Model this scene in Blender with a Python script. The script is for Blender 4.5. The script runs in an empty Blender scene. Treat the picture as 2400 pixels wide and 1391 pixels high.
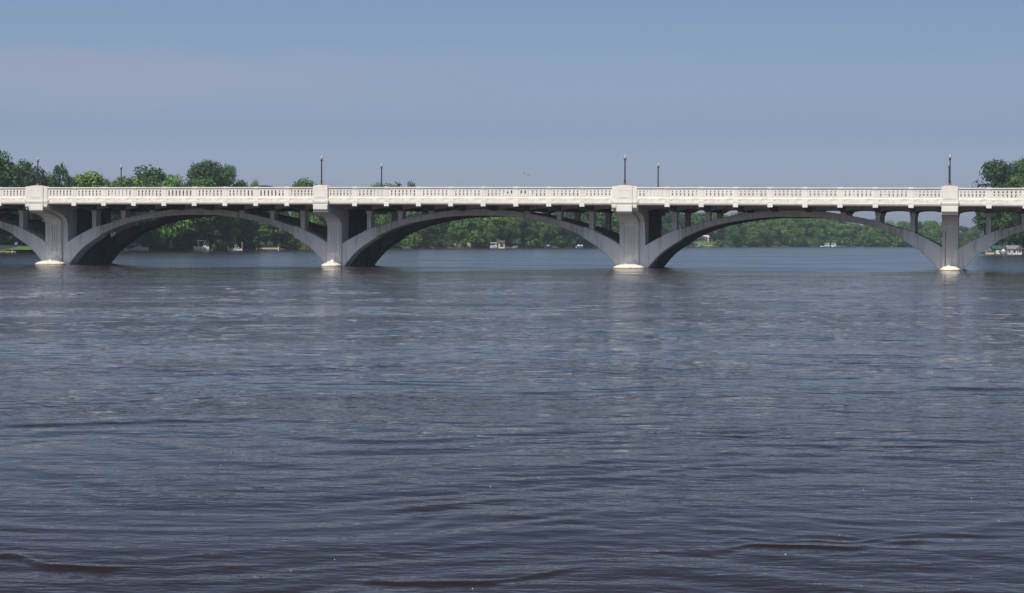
import bpy, math, random
import numpy as np
from mathutils import Vector, Matrix

R = math.radians
scene = bpy.context.scene
COL = scene.collection
CAM_H = 2.85
F = 4800.0                      # focal length in photo pixels (photo 2400 px wide)
HZ, ROLL = 563.0, 0.00375

def W(x, y, Y):
    """world point at depth Y that stands at photo pixel (x, y)"""
    return ((x - 1200) / F * Y, Y, CAM_H + (HZ + (x - 1200) * ROLL - y) / F * Y)

# ------------------------------------------------------------------ materials
def nodes_of(name):
    m = bpy.data.materials.new(name)
    m.use_nodes = True
    nt = m.node_tree
    return m, nt, nt.nodes['Principled BSDF']

def add(nt, kind, **kw):
    n = nt.nodes.new(kind)
    for k, v in kw.items():
        if k in n.inputs.keys():
            n.inputs[k].default_value = v
        else:
            setattr(n, k, v)
    return n

def ramp(nt, fac, stops):
    r = nt.nodes.new('ShaderNodeValToRGB')
    el = r.color_ramp.elements
    while len(el) < len(stops):
        el.new(0.5)
    for e, (p, c) in zip(el, stops):
        e.position = p
        e.color = tuple(c) + (1,) if len(c) == 3 else c
    nt.links.new(fac, r.inputs[0])
    return r.outputs[0]

def mapped(nt, scale, coord='Object'):
    tc = nt.nodes.new('ShaderNodeTexCoord')
    mp = nt.nodes.new('ShaderNodeMapping')
    mp.inputs['Scale'].default_value = scale
    nt.links.new(tc.outputs[coord], mp.inputs[0])
    return mp.outputs[0]

def mixc(nt, fac, a, b, blend='MIX'):
    n = nt.nodes.new('ShaderNodeMix')
    n.data_type = 'RGBA'
    n.blend_type = blend
    for inp, v in ((n.inputs[0], fac), (n.inputs[6], a), (n.inputs[7], b)):
        if hasattr(v, 'is_output'):
            nt.links.new(v, inp)
        else:
            inp.default_value = v if not isinstance(v, tuple) or len(v) == 4 else v + (1,)
    return n.outputs[2]

def noise(nt, vec, scale, detail=4, rough=.55):
    n = add(nt, 'ShaderNodeTexNoise')
    n.inputs['Scale'].default_value = scale
    n.inputs['Detail'].default_value = detail
    n.inputs['Roughness'].default_value = rough
    if vec is not None:
        nt.links.new(vec, n.inputs['Vector'])
    return n.outputs['Fac']

def concrete(name, light, dark, stain, stain_amt=.5, rough=.85, streak=1.0):
    m, nt, b = nodes_of(name)
    big = noise(nt, mapped(nt, (.6, .6, .6)), 1.0, 5)
    fine = noise(nt, mapped(nt, (1, 1, 1)), 9.0, 5, .7)
    base = mixc(nt, ramp(nt, big, [(.35, (0, 0, 0)), (.68, (1, 1, 1))]), light, dark)
    base = mixc(nt, .10, base, fine, 'OVERLAY')
    st = noise(nt, mapped(nt, (3.2, 3.2, .22)), 1.0, 4, .6)
    stf = ramp(nt, st, [(.54, (0, 0, 0)), (.72, (stain_amt * streak,) * 3)])
    base = mixc(nt, stf, base, stain)
    oi = nt.nodes.new('ShaderNodeObjectInfo')
    mr = add(nt, 'ShaderNodeMapRange')
    mr.inputs[3].default_value = .91
    mr.inputs[4].default_value = 1.02
    nt.links.new(oi.outputs['Random'], mr.inputs[0])
    base = mixc(nt, 1.0, base, mr.outputs[0], 'MULTIPLY')
    nt.links.new(base, b.inputs['Base Color'])
    b.inputs['Roughness'].default_value = rough
    b.inputs['Specular IOR Level'].default_value = .25
    bp = add(nt, 'ShaderNodeBump', Strength=.25, Distance=.02)
    nt.links.new(fine, bp.inputs['Height'])
    nt.links.new(bp.outputs[0], b.inputs['Normal'])
    return m

def plain(name, col, rough=.6, metal=0.0, var=.12, scale=4.0, spec=.4):
    m, nt, b = nodes_of(name)
    n = noise(nt, mapped(nt, (1, 1, 1)), scale, 4)
    c2 = tuple(c * (1 - var * 2.2) for c in col)
    c1 = tuple(min(1, c * (1 + var)) for c in col)
    nt.links.new(ramp(nt, n, [(.35, c2), (.65, c1)]), b.inputs['Base Color'])
    b.inputs['Roughness'].default_value = rough
    b.inputs['Metallic'].default_value = metal
    b.inputs['Specular IOR Level'].default_value = spec
    return m

def glass_mat(name, col):
    m, nt, b = nodes_of(name)
    b.inputs['Base Color'].default_value = col + (1,)
    b.inputs['Roughness'].default_value = .05
    b.inputs['Specular IOR Level'].default_value = .8
    return m

def plinth_mat():
    """parapet base: white paint with beige dirt that gathered along the ledge"""
    m, nt, b = nodes_of('parapet_plinth_paint')
    st = noise(nt, mapped(nt, (.9, .9, 2.2)), 1.0, 4, .6)
    f = ramp(nt, st, [(.40, (0, 0, 0)), (.60, (1, 1, 1))])
    base = mixc(nt, f, (.80, .77, .71), (.66, .59, .49))
    fine = noise(nt, mapped(nt, (1, 1, 1)), 12.0, 5, .7)
    base = mixc(nt, .10, base, fine, 'OVERLAY')
    nt.links.new(base, b.inputs['Base Color'])
    b.inputs['Roughness'].default_value = .85
    return m

M = {}
M['white'] = concrete('white_parapet_paint', (.83, .795, .74), (.75, .70, .63), (.54, .475, .39), .42)
M['plinth'] = plinth_mat()
M['grey'] = concrete('grey_painted_concrete', (.86, .85, .835), (.75, .74, .725), (.40, .37, .335), .6)
M['rib'] = concrete('weathered_rib_concrete', (.72, .70, .67), (.53, .51, .48), (.24, .22, .195), .75)
M['under'] = concrete('shade_dark_concrete', (.20, .185, .17), (.14, .13, .12), (.09, .08, .075), .6)  # darkened copy: shade below the deck and inside the arches put into the colour
M['footing'] = concrete('pale_footing_concrete', (.80, .75, .66), (.72, .65, .54), (.40, .27, .17), .25)
nt = M['footing'].node_tree                      # tide mark: brown silt left just above the water
geo = add(nt, 'ShaderNodeNewGeometry')
sz = add(nt, 'ShaderNodeSeparateXYZ')
nt.links.new(geo.outputs['Position'], sz.inputs[0])
wz = add(nt, 'ShaderNodeMath', operation='MULTIPLY_ADD')
wz.inputs[1].default_value = .14
nt.links.new(noise(nt, mapped(nt, (3, 3, 3)), 1.0, 4), wz.inputs[0])
nt.links.new(sz.outputs['Z'], wz.inputs[2])
pb = nt.nodes['Principled BSDF']
old = pb.inputs['Base Color'].links[0].from_socket
nt.links.new(mixc(nt, ramp(nt, wz.outputs[0], [(.10, (1, 1, 1)), (.19, (0, 0, 0))]), old, (.24, .155, .095)), pb.inputs['Base Color'])
M['asphalt'] = plain('asphalt', (.055, .055, .055), .9)
M['rust'] = plain('rust_stain', (.17, .085, .05), .9, 0, .3, 6)
M['hole'] = plain('drain_shadow', (.03, .026, .022), .9)
M['lamp_metal'] = plain('bronze_lamp_metal', (.055, .045, .042), .5, .3)
M['lamp_base'] = plain('rusty_lamp_base', (.20, .11, .09), .8)
M['lamp_globe'] = plain('frosted_lamp_globe', (.36, .36, .35), .25, 0, .05)
M['lamp_finial'] = plain('white_lamp_finial', (.75, .75, .73), .4, 0, .05)
M['soil'] = plain('bank_soil', (.10, .075, .05), .95, 0, .3, .8)
M['grass'] = plain('grass', (.075, .125, .025), .95, 0, .3, .5)
M['lawn'] = plain('mown_lawn', (.10, .17, .035), .95, 0, .25, .4)
M['forest'] = plain('forest_floor', (.03, .042, .018), .95, 0, .3, .3)
M['rock'] = plain('shore_rock', (.36, .29, .22), .9, 0, .3, 3)
M['bark'] = plain('tree_bark', (.075, .06, .048), .95, 0, .25, 6)
M['bark_pale'] = plain('pale_tree_bark', (.20, .17, .14), .95, 0, .25, 6)
M['wood'] = plain('weathered_dock_wood', (.47, .38, .27), .85, 0, .2, 5)
M['wood_dark'] = plain('dark_wood', (.12, .075, .05), .85, 0, .2, 5)
M['boat_white'] = plain('white_gelcoat', (.62, .62, .61), .3, 0, .04)
M['boat_blue'] = plain('pale_blue_boat_cover', (.38, .46, .58), .8, 0, .15, 2)
M['boat_tan'] = plain('tan_boat_side', (.62, .42, .27), .5)
M['alum'] = plain('brushed_pontoon_metal', (.55, .57, .60), .35, .6)
M['cyan_metal'] = plain('pale_green_frame', (.32, .52, .50), .5)
M['green_roof'] = plain('green_roof', (.018, .095, .065), .7)
M['teal_wall'] = plain('green_wall', (.035, .15, .12), .7)
M['lilac_roof'] = plain('faded_lilac_roof', (.24, .19, .205), .9)
M['cream'] = plain('cream_siding', (.72, .66, .52), .8)
M['house_white'] = plain('white_siding', (.66, .64, .61), .8)
M['pink'] = plain('pink_door_paint', (.70, .33, .32), .7)
M['brown'] = plain('brown_door_paint', (.22, .09, .06), .7)
M['roof_dark'] = plain('dark_shingle', (.07, .06, .06), .9)
M['blue'] = plain('bright_blue_plastic', (.015, .06, .30), .5)
M['yellow'] = plain('yellow_plastic', (.75, .50, .12), .6)
M['green_cloth'] = plain('green_canopy_cloth', (.06, .25, .16), .9)
M['glass'] = glass_mat('dark_glass', (.015, .018, .022))
M['car_red'] = plain('red_car_paint', (.20, .018, .018), .3, 0, .03)
M['car_white'] = plain('white_car_paint', (.80, .80, .80), .3, 0, .03)
M['car_black'] = plain('black_car_paint', (.015, .015, .017), .3, 0, .03)
M['tyre'] = plain('tyre_rubber', (.02, .02, .02), .9)
M['rim'] = plain('alloy_rim', (.5, .5, .5), .4, .8)
M['bird'] = plain('dark_feathers', (.05, .045, .04), .9)
M['foam'] = plain('foam', (.8, .8, .78), .9)
M['reed'] = plain('dry_reeds', (.19, .15, .055), .95, 0, .3, 3)

def leaf_mat(name, dark, light, hue=.02):
    m, nt, b = nodes_of(name)
    at = add(nt, 'ShaderNodeAttribute', attribute_name='tone')
    oi = nt.nodes.new('ShaderNodeObjectInfo')
    c = mixc(nt, at.outputs['Fac'], dark, light)
    hsv = nt.nodes.new('ShaderNodeHueSaturation')
    mr = add(nt, 'ShaderNodeMapRange')
    mr.inputs[3].default_value = .5 - hue
    mr.inputs[4].default_value = .5 + hue * .6
    nt.links.new(oi.outputs['Random'], mr.inputs[0])
    nt.links.new(mr.outputs[0], hsv.inputs['Hue'])
    mv = add(nt, 'ShaderNodeMapRange')
    mv.inputs[3].default_value = .72
    mv.inputs[4].default_value = 1.3
    wn = add(nt, 'ShaderNodeMath', operation='FRACT')
    ml = add(nt, 'ShaderNodeMath', operation='MULTIPLY')
    ml.inputs[1].default_value = 7.31
    nt.links.new(oi.outputs['Random'], ml.inputs[0])
    nt.links.new(ml.outputs[0], wn.inputs[0])
    nt.links.new(wn.outputs[0], mv.inputs[0])
    nt.links.new(mv.outputs[0], hsv.inputs['Value'])
    nt.links.new(c, hsv.inputs['Color'])
    col = hsv.outputs[0]
    nt.links.new(col, b.inputs['Base Color'])
    b.inputs['Roughness'].default_value = .6
    b.inputs['Specular IOR Level'].default_value = .25
    tr = nt.nodes.new('ShaderNodeBsdfTranslucent')
    nt.links.new(col, tr.inputs[0])
    mx = nt.nodes.new('ShaderNodeMixShader')
    mx.inputs[0].default_value = .28
    nt.links.new(b.outputs[0], mx.inputs[1])
    nt.links.new(tr.outputs[0], mx.inputs[2])
    nt.links.new(mx.outputs[0], nt.nodes['Material Output'].inputs[0])
    return m

M['leaf_mid'] = leaf_mat('mid_green_leaves', (.022, .064, .012), (.135, .250, .040))
M['leaf_dark'] = leaf_mat('dark_green_leaves', (.014, .046, .017), (.080, .160, .046), .015)
M['leaf_light'] = leaf_mat('light_green_leaves', (.036, .095, .013), (.160, .265, .042))
M['leaf_conifer'] = leaf_mat('blue_green_needles', (.018, .055, .020), (.085, .175, .055), .012)

# ------------------------------------------------------------------ mesh helpers
class MB:
    def __init__(s):
        s.v, s.f, s.m = [], [], []
    def face(s, pts, mi=0):
        b = len(s.v)
        s.v += [tuple(p) for p in pts]
        s.f.append(tuple(range(b, b + len(pts))))
        s.m.append(mi)
    def box(s, x0, x1, y0, y1, z0, z1, mi=0):
        b = len(s.v)
        s.v += [(x0, y0, z0), (x1, y0, z0), (x1, y1, z0), (x0, y1, z0),
                (x0, y0, z1), (x1, y0, z1), (x1, y1, z1), (x0, y1, z1)]
        for q in ((0, 3, 2, 1), (4, 5, 6, 7), (0, 1, 5, 4), (1, 2, 6, 5), (2, 3, 7, 6), (3, 0, 4, 7)):
            s.f.append(tuple(b + i for i in q))
            s.m.append(mi)
        return s
    def loft(s, rings, mi=0, caps=True, closed=True):
        """rings: lists of equal-length point loops, skinned in order"""
        b = len(s.v)
        n = len(rings[0])
        for r in rings:
            s.v += [tuple(p) for p in r]
        for i in range(len(rings) - 1):
            for j in range(n if closed else n - 1):
                k = (j + 1) % n
                s.f.append((b + i * n + j, b + i * n + k, b + (i + 1) * n + k, b + (i + 1) * n + j))
                s.m.append(mi)
        if caps and closed:
            s.f.append(tuple(b + j for j in reversed(range(n))))
            s.m.append(mi)
            e = b + (len(rings) - 1) * n
            s.f.append(tuple(e + j for j in range(n)))
            s.m.append(mi)
        return s
    def prism_x(s, prof, x0, x1, mi=0):      # prof in (y, z)
        return s.loft([[(x0, p[0], p[1]) for p in prof], [(x1, p[0], p[1]) for p in prof]], mi)
    def prism_y(s, prof, y0, y1, mi=0):      # prof in (x, z)
        return s.loft([[(p[0], y0, p[1]) for p in prof], [(p[0], y1, p[1]) for p in prof]], mi)
    def lathe(s, prof, n=16, cx=0, cy=0, mi=0):   # prof (r, z)
        rings = [[(cx + r * math.cos(2 * math.pi * k / n), cy + r * math.sin(2 * math.pi * k / n), z)
                  for k in range(n)] for r, z in prof]
        return s.loft(rings, mi)
    def tube(s, pts, rad, n=8, mi=0):
        pts = [Vector(p) for p in pts]
        rad = rad if isinstance(rad, (list, tuple)) else [rad] * len(pts)
        rings = []
        for i, p in enumerate(pts):
            d = (pts[min(i + 1, len(pts) - 1)] - pts[max(i - 1, 0)]).normalized()
            a = d.orthogonal().normalized() if abs(d.z) < .99 else Vector((1, 0, 0))
            a = (Vector((0, 0, 1)).cross(d).normalized() if abs(d.z) < .95 else Vector((1, 0, 0)))
            c = d.cross(a).normalized()
            rings.append([tuple(p + (a * math.cos(t) + c * math.sin(t)) * rad[i])
                          for t in [2 * math.pi * k / n for k in range(n)]])
        return s.loft(rings, mi)
    def mesh(s, name, mats, smooth=False, fix=True):
        me = bpy.data.meshes.new(name)
        me.from_pydata(s.v, [], s.f)
        for m in (mats if isinstance(mats, (list, tuple)) else [mats]):
            me.materials.append(m)
        if any(s.m):
            me.polygons.foreach_set('material_index', s.m)
        if fix:
            import bmesh
            bm = bmesh.new()
            bm.from_mesh(me)
            bmesh.ops.recalc_face_normals(bm, faces=bm.faces)
            bm.to_mesh(me)
            bm.free()
        if smooth:
            me.polygons.foreach_set('use_smooth', [True] * len(me.polygons))
        me.update()
        return me

def obj(name, me, parent=None, loc=(0, 0, 0), rz=0.0):
    o = bpy.data.objects.new(name, me)
    COL.objects.link(o)
    o.location = loc
    o.rotation_euler = (0, 0, rz)
    if parent:
        o.parent = parent
    return o

def tag(o, label, cat, group=None):
    o['label'] = label
    o['category'] = cat
    if group:
        o['group'] = group
    return o

def thing(name, label, cat, loc=(0, 0, 0), rz=0.0, group=None):
    return tag(obj(name, None, None, loc, rz), label, cat, group)

def struct(o, kind='structure'):
    o['kind'] = kind
    return o

def dup(root, loc, rz=0.0, scale=None, label=None, group=None):
    r = root.copy()
    COL.objects.link(r)
    r.location = loc
    r.rotation_euler = (0, 0, rz)
    if scale is not None:
        r.scale = scale
    if label:
        r['label'] = label
    if group:
        r['group'] = group
    for ch in list(root.children):
        c = ch.copy()
        COL.objects.link(c)
        c.parent = r
        for g in list(ch.children):
            d = g.copy()
            COL.objects.link(d)
            d.parent = c
    return r

def cr(tab, x):
    """smooth interpolation of a table [(x, y)] (Catmull-Rom)"""
    if x <= tab[0][0]:
        return tab[0][1]
    for i in range(len(tab) - 1):
        x0, y0 = tab[i]
        x1, y1 = tab[i + 1]
        if x <= x1:
            xm, ym = tab[i - 1] if i > 0 else (-tab[1][0] if tab[0][0] == 0 else x0 - (x1 - x0), tab[1][1] if tab[0][0] == 0 else y0)
            xp, yp = tab[i + 2] if i + 2 < len(tab) else (x1 + (x1 - x0), y1 + (y1 - y0))
            h = x1 - x0
            t = (x - x0) / h
            m0 = (y1 - ym) / (x1 - xm) * h
            m1 = (yp - y0) / (xp - x0) * h
            return ((2 * t ** 3 - 3 * t ** 2 + 1) * y0 + (t ** 3 - 2 * t ** 2 + t) * m0
                    + (-2 * t ** 3 + 3 * t ** 2) * y1 + (t ** 3 - t ** 2) * m1)
    return tab[-1][1]

# ------------------------------------------------------------------ bridge
TH = R(12.8)
L = 32.0
WID = 22.0
X0, D0 = -51.06, 220.4
TOP = 8.33
bridge = thing('arch_bridge', 'long white open-spandrel concrete arch bridge with balustrade crossing the whole river',
               'bridge', (X0, D0, 0), -TH)

def dz(u):
    return -0.0256 * (u / L) ** 2

def bw(u, v, z=0.0):
    """bridge coordinates to world"""
    return (X0 + u * math.cos(TH) + v * math.sin(TH), D0 - u * math.sin(TH) + v * math.cos(TH), z)

piers = [(k, k % 2 == 0) for k in range(-1, 5)]          # even ones are the wide three-part piers
half = {True: 1.28, False: .78}
PW = .42                                                  # parapet post width

def posts_of(k):
    """post centres in the span that begins at pier k"""
    s = [.1355 + .107 * i for i in range(8)]
    if k % 2 != 0:
        s = [1 - a for a in reversed(s)]
    return [(k + a) * L for a in s]

# --- parapet panels (one mesh per clear width, both sides of the bridge share it)
def panel_mesh(w):
    mb = MB()
    n = 7
    pitch = w / (n + .45)
    sw = .145
    zt, zb = -.335, -.93
    f, b = -.14, .02
    xs = [(-w / 2 + pitch * (i + .775)) for i in range(n)]
    # solid below and above the slots, pillars between
    mb.box(-w / 2, w / 2, f, b, -1.06, zb)
    mb.box(-w / 2, w / 2, f, b, zt, -.26)
    edges = [-w / 2] + [e for x in xs for e in (x - sw / 2, x + sw / 2)] + [w / 2]
    for i in range(0, len(edges), 2):
        mb.box(edges[i], edges[i + 1], f, b, zb, zt)
    for x in xs:                                   # rounded slot heads
        for sgn in (-1, 1):
            arc = [(x + sgn * sw / 2, zt), (x + sgn * sw / 2, zt - sw / 2)]
            arc += [(x + sgn * sw / 2 * math.cos(a), zt - sw / 2 + sw / 2 * math.sin(a)) for a in (.4, .8, 1.2, math.pi / 2)]
            mb.prism_y(arc, f + .002, b - .002)
    # rail: square edge, then a cove sloping back to the panel
    mb.prism_x([(f - .10, -.01), (.20, -.01), (.20, -.11), (b, -.262), (f, -.262), (f - .10, -.11)], -w / 2, w / 2)
    return mb.mesh('parapet_panel', M['white'])

def plinth_mesh(w):
    mb = MB()
    mb.prism_x([(-.19, -1.12), (-.14, -1.055), (.14, -1.055), (.19, -1.12), (.19, -1.515), (-.19, -1.515)], -w / 2, w / 2)
    for x in (-w / 2 + w * .07, -w / 2 + w * .50):
        ring = [(x + .038 * math.cos(a), -1.34 + .045 * math.sin(a)) for a in [k * math.pi / 4 for k in range(8)]]
        mb.prism_y(ring, -.193, -.185, 1)
        mb.prism_y(ring, .185, .193, 1)
    return mb.mesh('plinth', [M['plinth'], M['hole']])

def post_mesh():
    mb = MB()
    w = PW / 2
    mb.box(-w, w, -.19, .19, -1.10, -.27)
    mb.box(-w - .03, w + .03, -.225, .225, -1.515, -1.13)
    mb.prism_x([(-.225, -1.131), (-.19, -1.06), (.19, -1.06), (.225, -1.131)], -w - .015, w + .015)
    mb.prism_x([(-.27, -.005), (-.16, .022), (.16, .022), (.27, -.005), (.27, -.12), (.195, -.271), (-.195, -.271), (-.27, -.12)], -w - .03, w + .03)
    return mb.mesh('parapet_post', M['white'])

cache = {}
def cached(key, fn, *a):
    if key not in cache:
        cache[key] = fn(*a)
    return cache[key]

def band(u0, u1, name, v0=0.0, drop=0.0):
    """deck-edge cornice following the deck's slight fall; profile in (v, z)"""
    prof = [(-.16, -1.505), (.22, -1.505), (.22, -1.87), (-.10, -1.87), (-.16, -1.80), (-.25, -1.745), (-.25, -1.665), (-.29, -1.655), (-.29, -1.575), (-.16, -1.56)]
    n = max(2, int((u1 - u0) / 2) + 1)
    mb = MB()
    rings = []
    for i in range(n):
        u = u0 + (u1 - u0) * i / (n - 1)
        rings.append([(u, v0 + (p[0] if v0 == 0 or True else p[0]), TOP + dz(u) + p[1]) for p in prof])
    mb.loft(rings)
    return mb.mesh('cornice', M['white'])

U_MIN, U_MAX = -1 * L, 4 * L
# sides: near (front face towards -v) at v=0, far mirrored at v=WID
for side in (0, 1):
    v = 0.0 if side == 0 else WID
    rz = 0.0 if side == 0 else math.pi
    for k in range(-1, 4):
        ps = posts_of(k)
        a = k * L + half[k % 2 == 0]
        e = (k + 1) * L - half[(k + 1) % 2 == 0]
        for u in ps:
            obj('parapet_post', cached('post', post_mesh), bridge, (u, v, TOP + dz(u)), rz)
        edges = [a] + [x for u in ps for x in (u - PW / 2, u + PW / 2)] + [e]
        for i in range(0, len(edges), 2):
            w = round(edges[i + 1] - edges[i], 2)
            uc = (edges[i] + edges[i + 1]) / 2
            p = obj('parapet_panel', cached(('pan', w), panel_mesh, w + .01), bridge, (uc, v, TOP + dz(uc)), rz)
            q = obj('plinth', cached(('pl', w), plinth_mesh, w + .01), p)
        me = band(a - .02, e + .02, 'cornice')
        c = obj('cornice', me, bridge)
        if side:                                   # mirror across the deck
            me.transform(Matrix.Translation((0, WID, 0)) @ Matrix.Scale(-1, 4, (0, 1, 0)))
            me.flip_normals()

# --- pylons over the piers
def seg_top(x0, x1, z0, z1, n=8):
    """top edge points from x1 to x0 with a shallow rise"""
    return [(x1 + (x0 - x1) * i / n, z0 + (z1 - z0) * math.sin(math.pi * i / n) ** .8) for i in range(n + 1)]

def pylon_mesh(wide):
    mb = MB()
    h = .79 if wide else .78
    mb.prism_y([(-h, -1.515), (h, -1.515)] + seg_top(-h, h, .10, .20), -.40, .40)
    if wide:
        for s in (-1, 1):
            x0, x1 = sorted((s * .80, s * 1.27))
            mb.prism_y([(x0, -1.515), (x1, -1.515)] + seg_top(x0, x1, .07, .09), -.29, .29)
    for s in (-1, 1):                              # foot blocks at the ends
        x0, x1 = sorted((s * (half[wide] - .10), s * (half[wide] + .12)))
        mb.prism_y([(x0, -1.515), (x1, -1.515), (x1, -1.36), ((x0 + x1) / 2, -1.27), (x0, -1.36)], -.46 if not wide else -.37, -.05)
    return mb.mesh('pylon', M['white'])

def relief_mesh():
    mb = MB()
    y0, y1 = -.425, -.399
    arch = [(-.20, -1.05), (.20, -1.05), (.20, -.28)] + [(.20 * math.cos(a), -.28 + .22 * math.sin(a)) for a in [k * math.pi / 8 for k in range(1, 8)]] + [(-.20, -.28)]
    mb.prism_y(arch, y0, y1)
    for s in (-1, 1):
        a, b = sorted((s * .26, s * .56))
        mb.box(a, b, y0 + .01, y1, -1.05, -.36)
        a, b = sorted((s * .23, s * .60))
        mb.box(a, b, y0, y1, -.33, -.29)
    mb.box(-.56, .56, y0, y1, -1.13, -1.09)
    return mb.mesh('relief_panel', M['white'])

def pylon_band_mesh(wide):
    mb = MB()
    def ring(x0, x1, v):
        mb.prism_x([(v, -1.505), (.2, -1.505), (.2, -1.87), (v + .06, -1.87), (v + .03, -1.745), (v + .03, -1.665), (v - .03, -1.655), (v - .03, -1.575), (v + .06, -1.56)], x0, x1)
    if wide:
        ring(-.84, .84, -.47)
        ring(-1.32, -.841, -.37)
        ring(.841, 1.32, -.37)
    else:
        ring(-.83, .83, -.47)
    return mb.mesh('pylon_cornice', M['white'])

def corbel_mesh(wide):
    mb = MB()
    def corb(x0, x1, f, zb):
        mb.prism_x([(f, -1.84), (.3, -1.84), (.3, zb - .06), (f + .22, zb), (f + .09, zb + .07), (f + .02, zb + .18)], x0, x1)
    if wide:
        corb(-.79, .79, -.46, -2.62)
        for s in (-1, 1):
            x0, x1 = sorted((s * .86, s * 1.27))
            corb(x0, x1, -.38, -2.25)
    else:
        corb(-.77, .77, -.46, -2.50)
    return mb.mesh('corbel', M['white'])

PROF_C = [(-.24, 5.72), (1.5, 5.48), (3.0, 5.22), (3.7, 5.02), (4.15, 4.72), (4.36, 4.35), (4.40, 3.9), (4.40, -2.5)]
def shaft(mb, x0, x1, dv, dtop, mi=0, back=7.0):
    pts = [(p[0] + dv, p[1] + (dtop if i < 3 else dtop * .6)) for i, p in enumerate(PROF_C)]
    prof = [(pts[0][0], 6.62)] + pts + [(back, -2.5), (back, 6.62)]
    mb.prism_x(prof, x0, x1, mi)

def pier_mesh(wide):
    mb = MB()
    if wide:
        shaft(mb, -.74, .74, 0, -.06)
        shaft(mb, -1.33, -.82, .26, .22)
        shaft(mb, .82, 1.33, .26, .22)
        mb.box(-.82, -.74, 4.62, 7, -2.5, 6.6)
        mb.box(.74, .82, 4.62, 7, -2.5, 6.6)
    else:
        shaft(mb, -.79, .79, 0, 0)
    # sloping cutwater foot, its top edge a shallow chevron
    h = .74 if wide else .60
    mb.loft([[(-h, 4.10, -2.5), (h, 4.10, -2.5), (h, 4.42, -2.5), (-h, 4.42, -2.5)],
             [(-h, 4.12, .35), (h, 4.12, .35), (h, 4.42, .35), (-h, 4.42, .35)],
             [(-.04, 4.37, 1.02), (.04, 4.37, 1.02), (.04, 4.42, 1.02), (-.04, 4.42, 1.02)]])
    return mb.mesh('pier', M['grey'])

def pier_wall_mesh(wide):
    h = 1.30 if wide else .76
    return MB().box(-h, h, 6.99, 16.2, -2.5, 6.6).mesh('pier_wall', M['under'])  # inner wall darker than the pier front, its shade painted in

def pilaster_mesh(wide):
    """raised face with three sunk flutes"""
    mb = MB()
    h = .66 if wide else .60
    y0, y1 = 4.29, 4.41
    zt, zb = 4.42, 1.45
    fx = [-.27, 0, .27]
    fw = .075
    mb.box(-h, h, y0, y1, zt, zt + .16 - .2 + .1)
    mb.box(-h, h, y0, y1, zb - .35, zb)
    e = [-h] + [q for x in fx for q in (x - fw, x + fw)] + [h]
    for i in range(0, len(e), 2):
        mb.box(e[i], e[i + 1], y0, y1, zb, zt)
    return mb.mesh('pilaster', M['grey'])

def footing_mesh(wide, seed):
    rnd = random.Random(seed)
    mb = MB()
    a = 1.62 if wide else 1.0
    n = 40
    rings = []
    for fr, z in ((1.0, -2.0), (1.0, .02), (.985, .10), (.93, .17), (.80, .25), (.62, .33), (.40, .40), (.15, .42)):
        ring = []
        for k in range(n):
            t = 2 * math.pi * k / n
            c, s = math.cos(t), math.sin(t)
            r = 1 + .02 * rnd.uniform(-1, 1)
            ring.append((a * fr * r * math.copysign(abs(c) ** .8, c), 3.35 + 1.25 * fr * r * math.copysign(abs(s) ** .8, s), z + (.02 * rnd.uniform(-1, 1) if 0.1 < z < .41 else 0)))
        rings.append(ring)
    mb.loft(rings)
    return mb.mesh('footing', M['footing'], smooth=True)

def lump_mesh(seed):
    rnd = random.Random(seed)
    mb = MB()
    rings = []
    for z, r in ((-.05, .9), (.02, 1), (.07, .75), (.10, .25)):
        rings.append([(.34 * r * rnd.uniform(.8, 1.15) * math.cos(t), .3 * r * rnd.uniform(.8, 1.15) * math.sin(t), z) for t in [2 * math.pi * k / 10 for k in range(10)]])
    mb.loft(rings)
    return mb.mesh('driftwood', M['footing'], smooth=True)

for k, wide in piers:
    u = k * L
    z = TOP + dz(u)
    for side in (0, 1):
        v, rz = (0.0, 0.0) if side == 0 else (WID, math.pi)
        py = obj('pylon', cached(('pylon', wide), pylon_mesh, wide), bridge, (u, v, z), rz)
        obj('relief_panel', cached('relief', relief_mesh), py)
        obj('pylon_cornice', cached(('pband', wide), pylon_band_mesh, wide), py)
        obj('corbel', cached(('corb', wide), corbel_mesh, wide), py)
    p = obj('pier', cached(('pier', wide), pier_mesh, wide), bridge, (u, 0, dz(u)))
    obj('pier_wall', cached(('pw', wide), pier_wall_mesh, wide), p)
    obj('pilaster', cached(('pil', wide), pilaster_mesh, wide), p)
    obj('footing', footing_mesh(wide, k), bridge, (u - (.12 if wide else 0), 0, 0))
    if k == 3:
        mb = MB()
        mb.box(-.50, -.44, 4.283, 4.2898, .75, 4.1)
        mb.loft([[(-.60, 4.392, 1.5), (-.56, 4.392, 1.5), (-.56, 4.398, 1.5), (-.60, 4.398, 1.5)],
                 [(-.52, 4.386, .62), (-.47, 4.386, .62), (-.47, 4.398, .62), (-.52, 4.398, .62)]])
        obj('rust_streak', mb.mesh('rust_streak', M['rust']), p)

# --- arch ribs
CROWN = 5.45
IN_T = [(0, 0), (2.2, -.03), (5.0, -.35), (8.0, -.96), (10.7, -2.01), (12.1, -2.84), (13.3, -3.71), (14.45, -4.97), (15.4, -6.3), (16.2, -7.6)]
EX_T = [(0, .74), (2.6, .63), (5.15, .27), (8.2, -.34), (11.7, -1.41), (13.3, -2.14), (14.55, -2.83), (15.5, -3.45), (16.2, -3.95)]

def mid_of(k):
    a = k * L + half[k % 2 == 0]
    e = (k + 1) * L - half[(k + 1) % 2 == 0]
    return (a + e) / 2

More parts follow.
